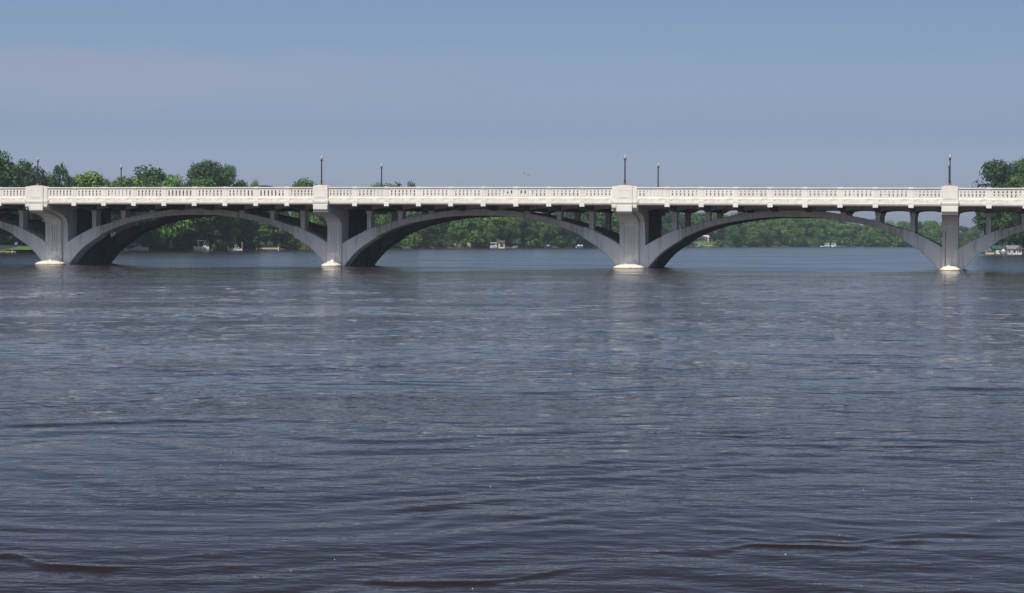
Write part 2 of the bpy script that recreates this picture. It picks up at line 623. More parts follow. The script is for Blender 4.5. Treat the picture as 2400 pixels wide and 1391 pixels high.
def rib_mesh(v0, v1, ea=0.0, d0=-99, d1=99, mat='rib'):
    mb = MB()
    n = 56
    lo, hi = max(-15.6, d0), min(15.6, d1)
    rings = []
    for i in range(n + 1):
        d = lo + (hi - lo) * i / n
        zi = cr(IN_T, abs(d)) - ea
        ze = cr(EX_T, abs(d)) + ea
        c = .07
        rings.append([(d, v0, zi + c), (d, v0 + c, zi), (d, v1 - c, zi), (d, v1, zi + c), (d, v1, ze - c), (d, v1 - c, ze), (d, v0 + c, ze), (d, v0, ze - c)])
    mb.loft(rings)
    return mb.mesh('arch_rib', M[mat])

RIBS = ((4.74, 6.45), (14.2, 15.9))
for k in range(-1, 4):
    m_ = mid_of(k)
    zc = CROWN + dz(m_)
    for r, (a, b) in enumerate(RIBS):
        rib = obj('arch_rib', cached(('rib', r), rib_mesh, a, b, 0.0, -99, 99, 'rib' if r == 0 else 'under'), bridge, (m_, 0, zc))  # far rib and its collars darker: shade behind the near rib painted in
        for s in (-1, 1):
            key = ('collar', r, s)
            d0, d1 = (11.15, 15.6) if s > 0 else (-15.6, -11.15)
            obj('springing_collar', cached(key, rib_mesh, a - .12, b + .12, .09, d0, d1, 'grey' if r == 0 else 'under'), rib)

# --- spandrel columns, curtain beams, floor beams, deck
def column_mesh(h):
    mb = MB()
    w = .225
    mb.box(-w, w, 0, 1.3, -h, -.28)
    mb.loft([[(-w, 0, -.281), (w, 0, -.281), (w, 1.3, -.281), (-w, 1.3, -.281)],
             [(-w - .07, -.05, -.16), (w + .07, -.05, -.16), (w + .07, 1.35, -.16), (-w - .07, 1.35, -.16)],
             [(-w - .07, -.05, .02), (w + .07, -.05, .02), (w + .07, 1.35, .02), (-w - .07, 1.35, .02)]])
    return mb.mesh('spandrel_column', M['grey'])

def curtain_mesh(w, v0, v1):
    """beam between two columns with a segmental arched soffit; origin mid-bay at rail top"""
    mb = MB()
    n = 12
    soff = [(-w / 2 + w * i / n, -2.46 + .36 * (1 - (2 * i / n - 1) ** 2) ** .6) for i in range(n + 1)]
    mb.prism_y([(w / 2, -1.86), (-w / 2, -1.86)] + soff, v0, v1)
    return mb.mesh('curtain_beam', M['rib'])

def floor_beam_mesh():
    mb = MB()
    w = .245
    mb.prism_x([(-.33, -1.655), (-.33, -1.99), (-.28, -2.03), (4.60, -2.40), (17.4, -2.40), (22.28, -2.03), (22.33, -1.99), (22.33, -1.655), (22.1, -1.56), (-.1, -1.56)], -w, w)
    return mb.mesh('floor_beam', M['under'])  # shade beneath the deck painted into the beam colour

def bracket_mesh():
    mb = MB()
    w = .25
    mb.prism_x([(-.345, -1.650), (-.345, -1.985), (-.31, -2.02), (-.05, -2.035), (-.05, -1.65)], -w, w)
    return mb.mesh('bracket', M['white'])

for k in range(-1, 4):
    m_ = mid_of(k)
    ps = posts_of(k)
    stops = [k * L + half[k % 2 == 0] - .1] + ps + [(k + 1) * L - half[(k + 1) % 2 == 0] + .1]
    for u in ps:
        z = TOP + dz(u)
        fb = obj('floor_beam', cached('floor_beam', floor_beam_mesh), bridge, (u, 0, z))
        obj('bracket', cached('bracket', bracket_mesh), fb)
        rz_ = CROWN + dz(m_) + cr(EX_T, abs(u - m_))
        ztop = z - 2.44
        if ztop - rz_ > -.15:
            for (a, b) in RIBS:
                me = column_mesh(ztop - rz_ + .35)
                obj('spandrel_column', me, bridge, (u, a + .12, ztop))
    for r, (a, b) in enumerate(RIBS):
        mb = MB()
        for i in range(len(stops) - 1):
            w = stops[i + 1] - stops[i]
            uc = (stops[i] + stops[i + 1]) / 2
            n = 12
            sof = [(uc - w / 2 + w * j / n, TOP + dz(uc) - 2.46 + .36 * (1 - (2 * j / n - 1) ** 2) ** .6) for j in range(n + 1)]
            mb.prism_y([(uc + w / 2, TOP + dz(uc) - 1.80), (uc - w / 2, TOP + dz(uc) - 1.80)] + sof, a + .20, a + 1.2)
        obj('curtain_beam', mb.mesh('curtain_beam', M['rib']), bridge)

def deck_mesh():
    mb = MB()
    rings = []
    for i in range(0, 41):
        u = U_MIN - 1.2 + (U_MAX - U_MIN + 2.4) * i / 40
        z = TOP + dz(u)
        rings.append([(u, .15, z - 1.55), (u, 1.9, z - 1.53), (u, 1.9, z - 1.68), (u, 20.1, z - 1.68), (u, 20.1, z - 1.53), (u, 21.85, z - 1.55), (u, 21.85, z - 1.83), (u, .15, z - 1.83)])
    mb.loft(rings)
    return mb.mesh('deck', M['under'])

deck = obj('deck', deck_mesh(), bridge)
mb = MB()
rings = []
for i in range(41):
    u = U_MIN - 1.2 + (U_MAX - U_MIN + 2.4) * i / 40
    z = TOP + dz(u) - 1.676
    rings.append([(u, 1.91, z), (u, 20.09, z)])
mb.loft(rings, caps=False, closed=False)
obj('roadway', mb.mesh('roadway', M['asphalt'], fix=False), deck)

# ------------------------------------------------------------------ street lamps
def make_lamp(label):
    t = thing('street_lamp', label, 'street lamp', group='street lamps on the bridge pylons')
    mb = MB().lathe([(.19, 0), (.19, .07), (.15, .10), (.13, .17), (.14, .20), (.10, .25)], 12)
    obj('base', mb.mesh('base', M['lamp_base']), t)
    mb = MB().lathe([(.10, .24), (.09, .5), (.075, .55), (.07, 1.2), (.06, 2.42), (.065, 2.44), (.055, 2.48)], 12)
    obj('pole', mb.mesh('pole', M['lamp_metal'], True), t)
    mb = MB().lathe([(.05, 2.47), (.10, 2.53), (.13, 2.58), (.12, 2.61), (.09, 2.62)], 12)
    obj('lamp_holder', mb.mesh('lamp_holder', M['lamp_metal'], True), t)
    mb = MB().lathe([(.09, 2.605), (.13, 2.68), (.145, 2.77), (.13, 2.86), (.09, 2.93), (.05, 2.96)], 16)
    g = obj('globe', mb.mesh('globe', M['lamp_globe'], True), t)
    mb = MB().lathe([(.06, 2.95), (.05, 2.98), (.025, 3.0), (.03, 3.03), (.004, 3.09)], 10)
    obj('finial', mb.mesh('finial', M['lamp_finial'], True), g)
    return t

lamp = None
ord_ = {0: 'first', 1: 'second', 2: 'third', 3: 'fourth'}
for k in range(-1, 5):
    for side in (0, 1):
        v = 0.0 if side == 0 else WID
        loc = bw(k * L - (.36 if side and k == 3 else 0), v, TOP + dz(k * L) + .185)
        if k < 0 or k > 3:
            continue                                   # outside the picture
        lab = ('%s street lamp from the left along the near parapet, on top of a white pylon' if side == 0
               else '%s street lamp from the left along the far parapet, foot hidden behind the balustrade') % ord_[k]
        if lamp is None:
            lamp = make_lamp(lab)
            lamp.location = loc
        else:
            dup(lamp, loc, 0, None, lab)

# ------------------------------------------------------------------ cars on the bridge
def make_car(name, label, paint, loc, rz, h=1.5):
    t = thing(name, label, 'car', loc, rz)
    k = h / 1.5
    sec = [(-2.15, .32), (-2.2, .62), (-2.1, .88), (-1.2, .95), (1.1, .93), (1.95, .80), (2.18, .60), (2.15, .30)]
    mb = MB()
    mb.loft([[(x, -.86 * (1 if z > .5 else .95), z * k) for x, z in sec], [(x, .86 * (1 if z > .5 else .95), z * k) for x, z in sec]])
    cab = [(-1.9, .90), (-1.45, 1.42), (-1.1, 1.50), (.15, 1.50), (.45, 1.44), (1.15, .90)]
    mb.loft([[(x, -.80 + .14 * (z - .9) / .6, z * k) for x, z in cab], [(x, .80 - .14 * (z - .9) / .6, z * k) for x, z in cab]])
    obj('body', mb.mesh('body', M[paint]), t)
    for s in (-1, 1):
        w = MB()
        pts = [(-1.60, .99), (-1.33, 1.38), (-1.1, 1.42), (.10, 1.42), (.36, 1.38), (.90, .99)]
        w.loft([[(x, s * (.83 - .14 * (z - .9) / .6), z * k) for x, z in pts], [(x, s * (.78 - .14 * (z - .9) / .6), z * k) for x, z in pts]])
        obj('side_window', w.mesh('side_window', M['glass']), t)
    for x in (-1.35, 1.35):
        for s in (-1, 1):
            w = MB()
            rings = [[(x + .32 * math.cos(a), y, .32 + .32 * math.sin(a)) for a in [2 * math.pi * i / 18 for i in range(18)]] for y in (s * .70, s * .89)]
            w.loft(rings)
            wh = obj('wheel', w.mesh('wheel', M['tyre']), t)
            w = MB()
            rings = [[(x + .20 * math.cos(a), y, .32 + .20 * math.sin(a)) for a in [2 * math.pi * i / 14 for i in range(14)]] for y in (s * .88, s * .90)]
            w.loft(rings)
            obj('rim', w.mesh('rim', M['rim']), wh)
    for s in (-1, 1):
        w = MB().box(2.10, 2.19, min(s * .45, s * .78), max(s * .45, s * .78), .58 * k, .72 * k)
        obj('headlight', w.mesh('headlight', M['lamp_globe']), t)
    return t

def u_at(x, v):
    """bridge u of the point at photo column x on the line at depth v behind the near lamps"""
    a = (x - 1200) / F
    return (a * (D0 + v * math.cos(TH)) - X0 - v * math.sin(TH)) / (math.cos(TH) + a * math.sin(TH))

ROAD = -1.672
for name, label, paint, x, v, flip, h in (
        ('car', 'black car whose roof just shows above the bridge balustrade', 'car_black', 625, 7.5, 0, 2.02),
        ('car', 'red car glimpsed through the slots of the balustrade near the first arch', 'car_red', 425, 7.0, 0, 1.80),
        ('car', 'white car with dark windows glimpsed through balustrade slots over the middle arch', 'car_white', 1208, 6.0, 1, 1.72)):
    u = u_at(x, v)
    make_car(name, label, paint, bw(u, v, TOP + dz(u) + ROAD), -TH + (math.pi if flip else 0), h)

# ------------------------------------------------------------------ river
def fbm(x, y, seed, octs):
    """cheap smooth pseudo noise built of rotated sines"""
    rng = np.random.RandomState(seed)
    out = np.zeros_like(x)
    for wl, amp, n in octs:
        for _ in range(n):
            a = rng.uniform(0, 2 * np.pi)
            k = 2 * np.pi / (wl * rng.uniform(.7, 1.4))
            out += amp / np.sqrt(n) * np.sin(k * (x * np.cos(a) + y * np.sin(a)) + rng.uniform(0, 6.28))
    return out

def build_river():
    ys = [-60.0, -20.0, 0.0]
    y = 6.0
    while y < 260:
        ys.append(y)
        y += .04 if 14 < y < 24 else .075 if y < 45 else (.075 + (y - 45) * .0022 if y < 140 else .30 + (y - 140) * .02)
    while y < 1500:
        ys.append(y)
        y += 25
    ys += [1700.0, 2400.0]
    ys = np.array(ys)
    n = 640
    t = np.linspace(-1, 1, n)
    hw = 7 + .34 * np.clip(ys, 0, 1e9)
    X = hw[:, None] * t[None, :]
    X = np.concatenate([np.full((len(ys), 1), -2400.0), -hw[:, None] * 1.6 - 40, X, hw[:, None] * 1.6 + 40, np.full((len(ys), 1), 2400.0)], 1)
    Y = np.repeat(ys[:, None], X.shape[1], 1)
    # warp the domain so that crests wander
    wx = X + fbm(X, Y, 3, [(9, .9, 4), (3.5, .28, 4)])
    wy = Y + fbm(X, Y, 4, [(9, .9, 4), (3.5, .28, 4)])
    Z = np.zeros_like(X)
    rng = np.random.RandomState(11)
    dist = np.maximum(Y, 4.0)
    res = np.interp(dist, [0, 45, 140, 200, 260], [.075, .085, .29, 1.4, 2.6])
    for wl, slope, spread, cnt in ((5.5, .007, .9, 5), (2.6, .015, .7, 7), (1.3, .026, .6, 10), (.7, .026, .6, 12), (.4, .020, .8, 12)):
        patch = .45 + .55 * np.clip(.5 + .8 * fbm(X * .45, Y, int(wl * 100), [(14, .6, 4), (5, .5, 5)]), 0, 1.6)
        ok = np.clip((wl / res - 3) / 3, 0, 1)
        acc = np.zeros_like(X)
        for _ in range(cnt):
            w = wl * rng.uniform(.7, 1.35)
            a = np.pi / 2 + .18 + rng.normal(0, spread * .6)
            k = 2 * np.pi / w
            ph = k * (wx * np.cos(a) + wy * np.sin(a)) + rng.uniform(0, 6.28)
            acc += np.sin(ph) * (w / (2 * np.pi)) * slope * np.sqrt(2.0 / cnt) * 1.0
        Z += acc * patch * ok * np.interp(dist, [10, 22, 45], [.55, .7, 1.0])
    # the low standing crests of a passing eddy line close to the camera
    cx = np.array([-12, -6.5, -4.5, -1.77, -.2, 1.15, 2.2, 4.9, 9, 14])
    cy = np.array([16.8, 18.0, 18.2, 17.05, 17.1, 18.3, 19.1, 19.55, 20.3, 20.6])
    line = np.interp(X, cx, cy) + .12 * fbm(X, Y * 0, 8, [(1.6, 1, 3), (.6, .3, 3)])
    d = Y - line
    amp = .015 * np.clip(.35 + .9 * fbm(X, Y * 0, 9, [(3.2, .8, 3), (1.1, .3, 3)]), 0, 1)
    Z += amp * np.exp(-(d / .07) ** 2) - amp * .6 * np.exp(-((d + .20) / .14) ** 2)
    d2 = line + .34 + .10 * fbm(X, Y * 0, 12, [(1.1, 1, 3)])
    Z += .006 * np.clip(fbm(X, Y * 0, 13, [(3, 1, 3)]) + .6, 0, 1.4) * np.exp(-((Y - d2) / .06) ** 2)
    Z *= np.clip((Y - 2) / 6, 0, 1) * np.clip((300 - Y) / 60, 0, 1)
    nr, nc = X.shape
    co = np.stack([X, Y, Z], -1).reshape(-1, 3).astype(np.float32)
    i = np.arange(nr * nc).reshape(nr, nc)
    q = np.stack([i[:-1, :-1], i[:-1, 1:], i[1:, 1:], i[1:, :-1]], -1).reshape(-1, 4).astype(np.int32)
    me = bpy.data.meshes.new('river')
    me.vertices.add(len(co))
    me.vertices.foreach_set('co', co.ravel())
    me.loops.add(q.size)
    me.loops.foreach_set('vertex_index', q.ravel())
    me.polygons.add(len(q))
    me.polygons.foreach_set('loop_start', np.arange(0, q.size, 4, dtype=np.int32))
    me.polygons.foreach_set('use_smooth', np.ones(len(q), dtype=bool))
    me.update(calc_edges=True)
    me.validate()
    return me

def smap(nt, src, a, b):
    n = add(nt, 'ShaderNodeMapRange')
    n.inputs[1].default_value = a
    n.inputs[2].default_value = b
    nt.links.new(src, n.inputs[0])
    return n.outputs[0]

def water_mat():
    m, nt, b = nodes_of('river_water')
    b.inputs['Base Color'].default_value = (.020, .011, .009, 1)
    b.inputs['Roughness'].default_value = .03
    b.inputs['IOR'].default_value = 1.33
    b.inputs['Specular IOR Level'].default_value = .26
    # fine wind ripples, crests lying across the view, in drifting patches
    v1 = mapped(nt, (.55, 1.0, 1.0))
    n1 = noise(nt, v1, 2.2, 3, .55)
    n2 = noise(nt, mapped(nt, (.7, 1.1, 1)), 7.0, 2, .5)
    n3 = noise(nt, mapped(nt, (.10, .35, 1)), .30, 4, .6)
    patch = ramp(nt, n3, [(.32, (.15, .15, .15)), (.62, (1, 1, 1))])
    sep = add(nt, 'ShaderNodeSeparateXYZ')
    tc = nt.nodes.new('ShaderNodeTexCoord')
    nt.links.new(tc.outputs['Object'], sep.inputs[0])
    # the current is broken downstream of the bridge and calm above it; the edge bulges out of each arch
    def math_(op, x, y, z=None):
        n = add(nt, 'ShaderNodeMath', operation=op)
        for i, v in enumerate((x, y, z)):
            if v is None:
                continue
            if hasattr(v, 'is_output'):
                nt.links.new(v, n.inputs[i])
            else:
                n.inputs[i].default_value = v
        return n.outputs[0]
    line = math_('MULTIPLY_ADD', sep.outputs['X'], .2216, sep.outputs['Y'])
    uu = math_('ADD', math_('MULTIPLY', math_('SUBTRACT', sep.outputs['X'], X0), .975), math_('MULTIPLY', math_('SUBTRACT', sep.outputs['Y'], D0), -.2216))
    cs = math_('COSINE', math_('MULTIPLY', uu, 2 * math.pi / L), 0)
    edge = math_('MULTIPLY_ADD', cs, -13.0, line)
    wobn = math_('MULTIPLY_ADD', noise(nt, mapped(nt, (.12, .12, 1)), 1.0, 4), 16, -8)
    edge = math_('ADD', edge, wobn)
    calm = add(nt, 'ShaderNodeMapRange')
    calm.inputs[1].default_value = 190
    calm.inputs[2].default_value = 203
    calm.inputs[3].default_value = 1.0
    calm.inputs[4].default_value = .45
    nt.links.new(edge, calm.inputs[0])
    near = add(nt, 'ShaderNodeMapRange')          # sheltered by the bank close in
    near.inputs[1].default_value = 18
    near.inputs[2].default_value = 75
    near.inputs[3].default_value = .30
    near.inputs[4].default_value = 1.0
    nt.links.new(sep.outputs['Y'], near.inputs[0])
    st = add(nt, 'ShaderNodeMath', operation='MULTIPLY')
    nt.links.new(patch, st.inputs[0])
    nt.links.new(calm.outputs[0], st.inputs[1])
    st2 = add(nt, 'ShaderNodeMath', operation='MULTIPLY')
    nt.links.new(st.outputs[0], st2.inputs[0])
    nt.links.new(near.outputs[0], st2.inputs[1])
    b1 = add(nt, 'ShaderNodeBump', Distance=.11)
    b2 = add(nt, 'ShaderNodeBump', Distance=.022)
    nt.links.new(st2.outputs[0], b1.inputs['Strength'])
    nt.links.new(st2.outputs[0], b2.inputs['Strength'])
    nt.links.new(n1, b1.inputs['Height'])
    nt.links.new(n2, b2.inputs['Height'])
    nt.links.new(b1.outputs[0], b2.inputs['Normal'])
    # unresolved ripples: slopes taken straight from noise
    def slopes(scale, k, det):
        n = add(nt, 'ShaderNodeTexNoise')
        n.inputs['Scale'].default_value = 1.0
        n.inputs['Detail'].default_value = det
        nt.links.new(mapped(nt, scale), n.inputs['Vector'])
        sb = add(nt, 'ShaderNodeVectorMath', operation='SUBTRACT')
        sb.inputs[1].default_value = (.5, .5, .5)
        nt.links.new(n.outputs['Color'], sb.inputs[0])
        ml = add(nt, 'ShaderNodeVectorMath', operation='MULTIPLY')
        ml.inputs[1].default_value = k
        nt.links.new(sb.outputs[0], ml.inputs[0])
        return ml.outputs[0]
    far = add(nt, 'ShaderNodeMapRange')
    far.inputs[1].default_value = 22
    far.inputs[2].default_value = 120
    far.inputs[3].default_value = .12
    far.inputs[4].default_value = 1.0
    nt.links.new(sep.outputs['Y'], far.inputs[0])
    pm = add(nt, 'ShaderNodeMath', operation='MULTIPLY_ADD')
    pm.inputs[1].default_value = .7
    pm.inputs[2].default_value = .45
    nt.links.new(patch, pm.inputs[0])
    fs = add(nt, 'ShaderNodeMath', operation='MULTIPLY')
    nt.links.new(pm.outputs[0], fs.inputs[0])
    nt.links.new(math_('MULTIPLY', far.outputs[0], calm.outputs[0]), fs.inputs[1])
    a1 = add(nt, 'ShaderNodeVectorMath', operation='ADD')
    nt.links.new(slopes((2.6, 5.2, 1), (.40, .60, 0), 3), a1.inputs[0])
    nt.links.new(slopes((.42, .34, 1), (.10, .27, 0), 4), a1.inputs[1])
    sc = add(nt, 'ShaderNodeVectorMath', operation='SCALE')
    nt.links.new(a1.outputs[0], sc.inputs[0])
    nt.links.new(fs.outputs[0], sc.inputs['Scale'])
    a2 = add(nt, 'ShaderNodeVectorMath', operation='ADD')
    nt.links.new(b2.outputs[0], a2.inputs[0])
    nt.links.new(sc.outputs[0], a2.inputs[1])
    # roughness of the ripples too small to model: smooth under the near bank, ruffled in mid river, wind-blown above the bridge
    rg = ramp(nt, smap(nt, edge, 0, 260), [(.08, (.03,) * 3), (.22, (.05,) * 3), (.42, (.06,) * 3), (.73, (.07,) * 3), (.785, (.19,) * 3)])
    sp = ramp(nt, smap(nt, edge, 0, 260), [(.06, (.06,) * 3), (.16, (.15,) * 3), (.32, (.44,) * 3), (.60, (.44,) * 3), (.69, (.22,) * 3), (.74, (.20,) * 3), (.785, (.80,) * 3)])
    nt.links.new(sp, b.inputs['Specular IOR Level'])
    rn = smap(nt, noise(nt, mapped(nt, (.035, .075, 1)), 1.0, 5, .65), .35, .65)
    rg = mixc(nt, 1.0, rg, math_('MULTIPLY_ADD', rn, .75, .55), 'MULTIPLY')
    nt.links.new(rg, b.inputs['Roughness'])
    nm = add(nt, 'ShaderNodeVectorMath', operation='NORMALIZE')
    nt.links.new(a2.outputs[0], nm.inputs[0])
    nt.links.new(nm.outputs[0], b.inputs['Normal'])
    return m

M['water'] = water_mat()
river = build_river()
river.materials.append(M['water'])
struct(obj('river', river))

# foam flecks drifting close to the camera
rnd = random.Random(5)
mb = MB()
for i in range(40):
    Y = rnd.uniform(16, 40)
    X = rnd.uniform(-.27, .27) * Y
    r = rnd.uniform(.003, .0055)
    z = .006
    ring = [[(X + r * f * math.cos(a), Y + r * f * math.sin(a), z + h * r) for a in [k * math.pi / 3 for k in range(6)]] for f, h in ((.7, -.6), (1, 0), (.6, .8))]
    mb.loft(ring)
fo = obj('foam', mb.mesh('foam', M['foam']))
struct(fo, 'stuff')
tag(fo, 'tiny white flecks of foam drifting on the near water', 'foam')

# ------------------------------------------------------------------ ground and banks
mb = MB()
mb.face([(-2450, -200, -4), (2450, -200, -4), (2450, 2450, -4), (-2450, 2450, -4)])
struct(obj('ground', mb.mesh('ground', M['soil'], fix=False)))

SHORE = [(-2600, 330), (-600, 372), (-150, 390), (0, 397), (90, 405), (200, 430), (305, 466), (450, 486), (600, 505), (720, 560), (830, 612), (950, 648), (1100, 690), (1250, 725), (1420, 790), (1620, 915), (1760, 975), (1900, 1045), (2200, 1055), (2420, 1075), (2900, 1120), (5200, 1250)]
SHORE2 = [(6400, 300), (3900, 395), (2800, 440), (2480, 458), (2298, 470), (2294, 486), (2300, 540), (2335, 640), (2430, 800), (2700, 1060)]

def xy(px, Y):
    return Vector(((px - 1200) / F * Y, Y))

def bank(name, line, offs, flip=1, mats=None):
    pts = [xy(*p) for p in line]
    # resample
    fine = []
    for i in range(len(pts) - 1):
        n = max(1, int((pts[i + 1] - pts[i]).length / 8))
        for j in range(n):
            fine.append(pts[i].lerp(pts[i + 1], j / n))
    fine.append(pts[-1])
    rn = random.Random(len(line))
    rings = []
    for i, p in enumerate(fine):
        d = (fine[min(i + 1, len(fine) - 1)] - fine[max(i - 1, 0)]).normalized()
        nrm = Vector((-d.y, d.x)) * flip
        nrm = (nrm * .35 + Vector((0, 1)) * .65).normalized() if flip > 0 and name == 'far_bank' else nrm
        jit = rn.uniform(-.7, .7)
        rings.append([(p.x + nrm.x * (o + jit * (1 if o < 12 else 0)), p.y + nrm.y * (o + jit * (1 if o < 12 else 0)), z + (rn.uniform(-.08, .12) if 0 < o < 40 else 0)) for o, z in offs])
    mb = MB()
    mb.loft(rings, caps=False, closed=False)
    k = 0
    for i in range(len(rings) - 1):
        for j in range(len(offs) - 1):
            mb.m[k] = 0 if offs[j + 1][0] <= 1.3 else 1
            k += 1
    me = mb.mesh(name, [M['soil'], M['forest']], True, fix=False)
    return struct(obj(name, me))

bank('far_bank', SHORE, [(-9, -4.0), (-.5, -.25), (.6, .3), (1.2, .5), (3, .75), (10, 1.2), (30, 2.2), (90, 3.5), (300, 5.0), (800, 5.0)])
bank('right_bank', SHORE2, [(-9, -4.0), (-.5, -.25), (.6, .10), (1.2, .14), (3, .22), (8, .9), (20, 1.4)], -1)

# ------------------------------------------------------------------ trees
def leaves_mesh(name, lobes, per, size, mat, seed, droop=0.0, spiky=False):
    rng = np.random.RandomState(seed)
    V, Fc, T = [], [], []
    for (c, r, tone) in lobes:
        c = np.array(c)
        n = int(per * r * r)
        d = rng.normal(size=(n, 3))
        d /= np.linalg.norm(d, axis=1)[:, None]
        rad = np.array(r) * rng.uniform(.45, 1.22, n) ** .7
        p = c + d * rad[:, None] * np.array([1, 1, .82])
        nrm = d * 1.0 + rng.normal(size=(n, 3)) * .42 + np.array([0, 0, .35])
        nrm /= np.linalg.norm(nrm, axis=1)[:, None]
        a = np.cross(nrm, rng.normal(size=(n, 3)))
        if droop:
            a = np.cross(nrm, np.cross(nrm, np.array([0, 0, 1.]) + .25 * rng.normal(size=(n, 3))))
        if spiky:
            a = d + np.array([0, 0, .9]) + .4 * rng.normal(size=(n, 3))
            a -= nrm * np.sum(a * nrm, 1)[:, None]
        a /= np.linalg.norm(a, axis=1)[:, None] + 1e-6
        b = np.cross(nrm, a)
        s = size * rng.uniform(.5, 1.5, n)[:, None]
        la, lb = (1.5, .42) if (droop or spiky) else (1.0, .62)
        base = len(V) * 0
        q = np.stack([p - a * s * la, p + b * s * lb + nrm * s * .12, p + a * s * la, p - b * s * lb + nrm * s * .12], 1)
        V.append(q.reshape(-1, 3))
        T.append(np.clip(tone + rng.normal(0, .17, n), 0, 1))
    V = np.concatenate(V).astype(np.float32)
    T = np.concatenate(T).astype(np.float32)
    nq = len(T)
    me = bpy.data.meshes.new(name)
    me.vertices.add(len(V))
    me.vertices.foreach_set('co', V.ravel())
    me.loops.add(nq * 4)
    me.loops.foreach_set('vertex_index', np.arange(nq * 4, dtype=np.int32))
    me.polygons.add(nq)
    me.polygons.foreach_set('loop_start', np.arange(0, nq * 4, 4, dtype=np.int32))
    me.update(calc_edges=True)
    at = me.attributes.new('tone', 'FLOAT', 'FACE')
    at.data.foreach_set('value', T)
    me.materials.append(mat)
    return me

def broad_lobes(seed, H, Wd, base, n, rmin, rmax, top=1.0):
    rng = random.Random(seed)
    lobes = []
    cz = (base + H) / 2
    for i in range(n):
        t = rng.uniform(0, 2 * math.pi)
        zz = rng.uniform(-1, 1)
        q = math.sqrt(max(0, 1 - zz * zz))
        rr = rng.uniform(.55, 1.0) ** .7
        r = rng.uniform(rmin, rmax)
        ex = max(.3, (Wd / 2 - r * .8))
        ez = max(.3, ((H - base) / 2 - r * .7))
        shape = 1.0 if zz < 0 else (1 - .25 * zz)
        lobes.append(((ex * rr * q * math.cos(t) * shape, ex * rr * q * math.sin(t) * shape, cz + ez * rr * zz), r, rng.uniform(.15, .85)))
    return lobes

def trunk_mesh(seed, H, rad, forks=5, spread=3.0, mat='bark'):
    rng = random.Random(seed)
    mb = MB()
    k = .45 * H
    mb.tube([(0, 0, -.6), (0, 0, .4), (.1, .05, k * .5), (.05, .1, k), (.2, -.1, H * .8)], [rad * 1.35, rad, rad * .85, rad * .65, rad * .15], 8)
    for i in range(forks):
        a = 2 * math.pi * i / forks + rng.uniform(-.4, .4)
        z0 = k * rng.uniform(.45, 1.0)
        s = spread * rng.uniform(.6, 1)
        mb.tube([(0, 0, z0), (s * .45 * math.cos(a), s * .45 * math.sin(a), z0 + H * .14), (s * math.cos(a), s * math.sin(a), z0 + H * .34)], [rad * .5, rad * .35, rad * .1], 6)
    return mb.mesh('trunk', M[mat])

PROTO, BASEW, BASEH = {}, {}, {}
def proto(kind, crown, trunk):
    PROTO[kind] = (crown, trunk)
    c = np.empty(len(crown.vertices) * 3, np.float32)
    crown.vertices.foreach_get('co', c)
    c = c.reshape(-1, 3)
    r = np.hypot(c[:, 0], c[:, 1])
    BASEW[kind] = 2 * float(np.percentile(r, 94))
    BASEH[kind] = float(np.percentile(c[:, 2], 99.6))

proto('oak', leaves_mesh('crown', broad_lobes(1, 15, 12, 2.6, 46, 1.3, 2.4), 34, .34, M['leaf_mid'], 1), trunk_mesh(1, 15, .38))
proto('maple', leaves_mesh('crown', broad_lobes(2, 15, 10.5, 1.6, 44, 1.2, 2.2), 36, .32, M['leaf_mid'], 2), trunk_mesh(2, 15, .33))
proto('cottonwood', leaves_mesh('crown', broad_lobes(3, 15, 9.5, 1.4, 50, 1.0, 1.8), 42, .28, M['leaf_dark'], 3, spiky=True), trunk_mesh(3, 15, .36))
proto('ash', leaves_mesh('crown', broad_lobes(4, 15, 9, .8, 46, 1.1, 1.9), 40, .30, M['leaf_light'], 4), trunk_mesh(4, 15, .28))
proto('elm', leaves_mesh('crown', broad_lobes(5, 15, 13, 3.4, 50, 1.3, 2.3), 34, .33, M['leaf_dark'], 5), trunk_mesh(5, 15, .42, 6, 4))
proto('willow', leaves_mesh('crown', broad_lobes(6, 15, 13, .6, 52, 1.2, 2.3), 36, .36, M['leaf_light'], 6, droop=1.0), trunk_mesh(6, 15, .45))
def cone_lobes(seed, H, Wd, tips):
    rng = random.Random(seed)
    lo = []
    for (x, y, h, w) in tips:
        for i in range(26):
            f = rng.uniform(.02, 1)
            r = (1 - f) ** .7 * w * .5
            a = rng.uniform(0, 6.28)
            lo.append(((x + r * .75 * math.cos(a), y + r * .75 * math.sin(a), 1 + f * (h - 1.4)), max(.6, .5 * (1 - f) ** .7 * w * .5 + .4), rng.uniform(.2, .8)))
    return lo
proto('poplar', leaves_mesh('crown', cone_lobes(7, 15, 9, [(-2.6, 0, 13.0, 6.6), (1.2, .5, 15, 7.0), (-.6, -1, 14.0, 7), (3, .3, 12.8, 6.4)]), 44, .30, M['leaf_conifer'], 7, spiky=True), trunk_mesh(7, 15, .3))
proto('shrub', leaves_mesh('crown', broad_lobes(8, 3.2, 4.4, -.2, 20, .6, 1.1), 70, .21, M['leaf_mid'], 8), trunk_mesh(8, 2.6, .07, 5, 1.0))
proto('bush', leaves_mesh('crown', broad_lobes(9, 3.0, 4.6, -.3, 20, .6, 1.1), 70, .22, M['leaf_light'], 9), trunk_mesh(9, 2.4, .07, 5, 1.0))

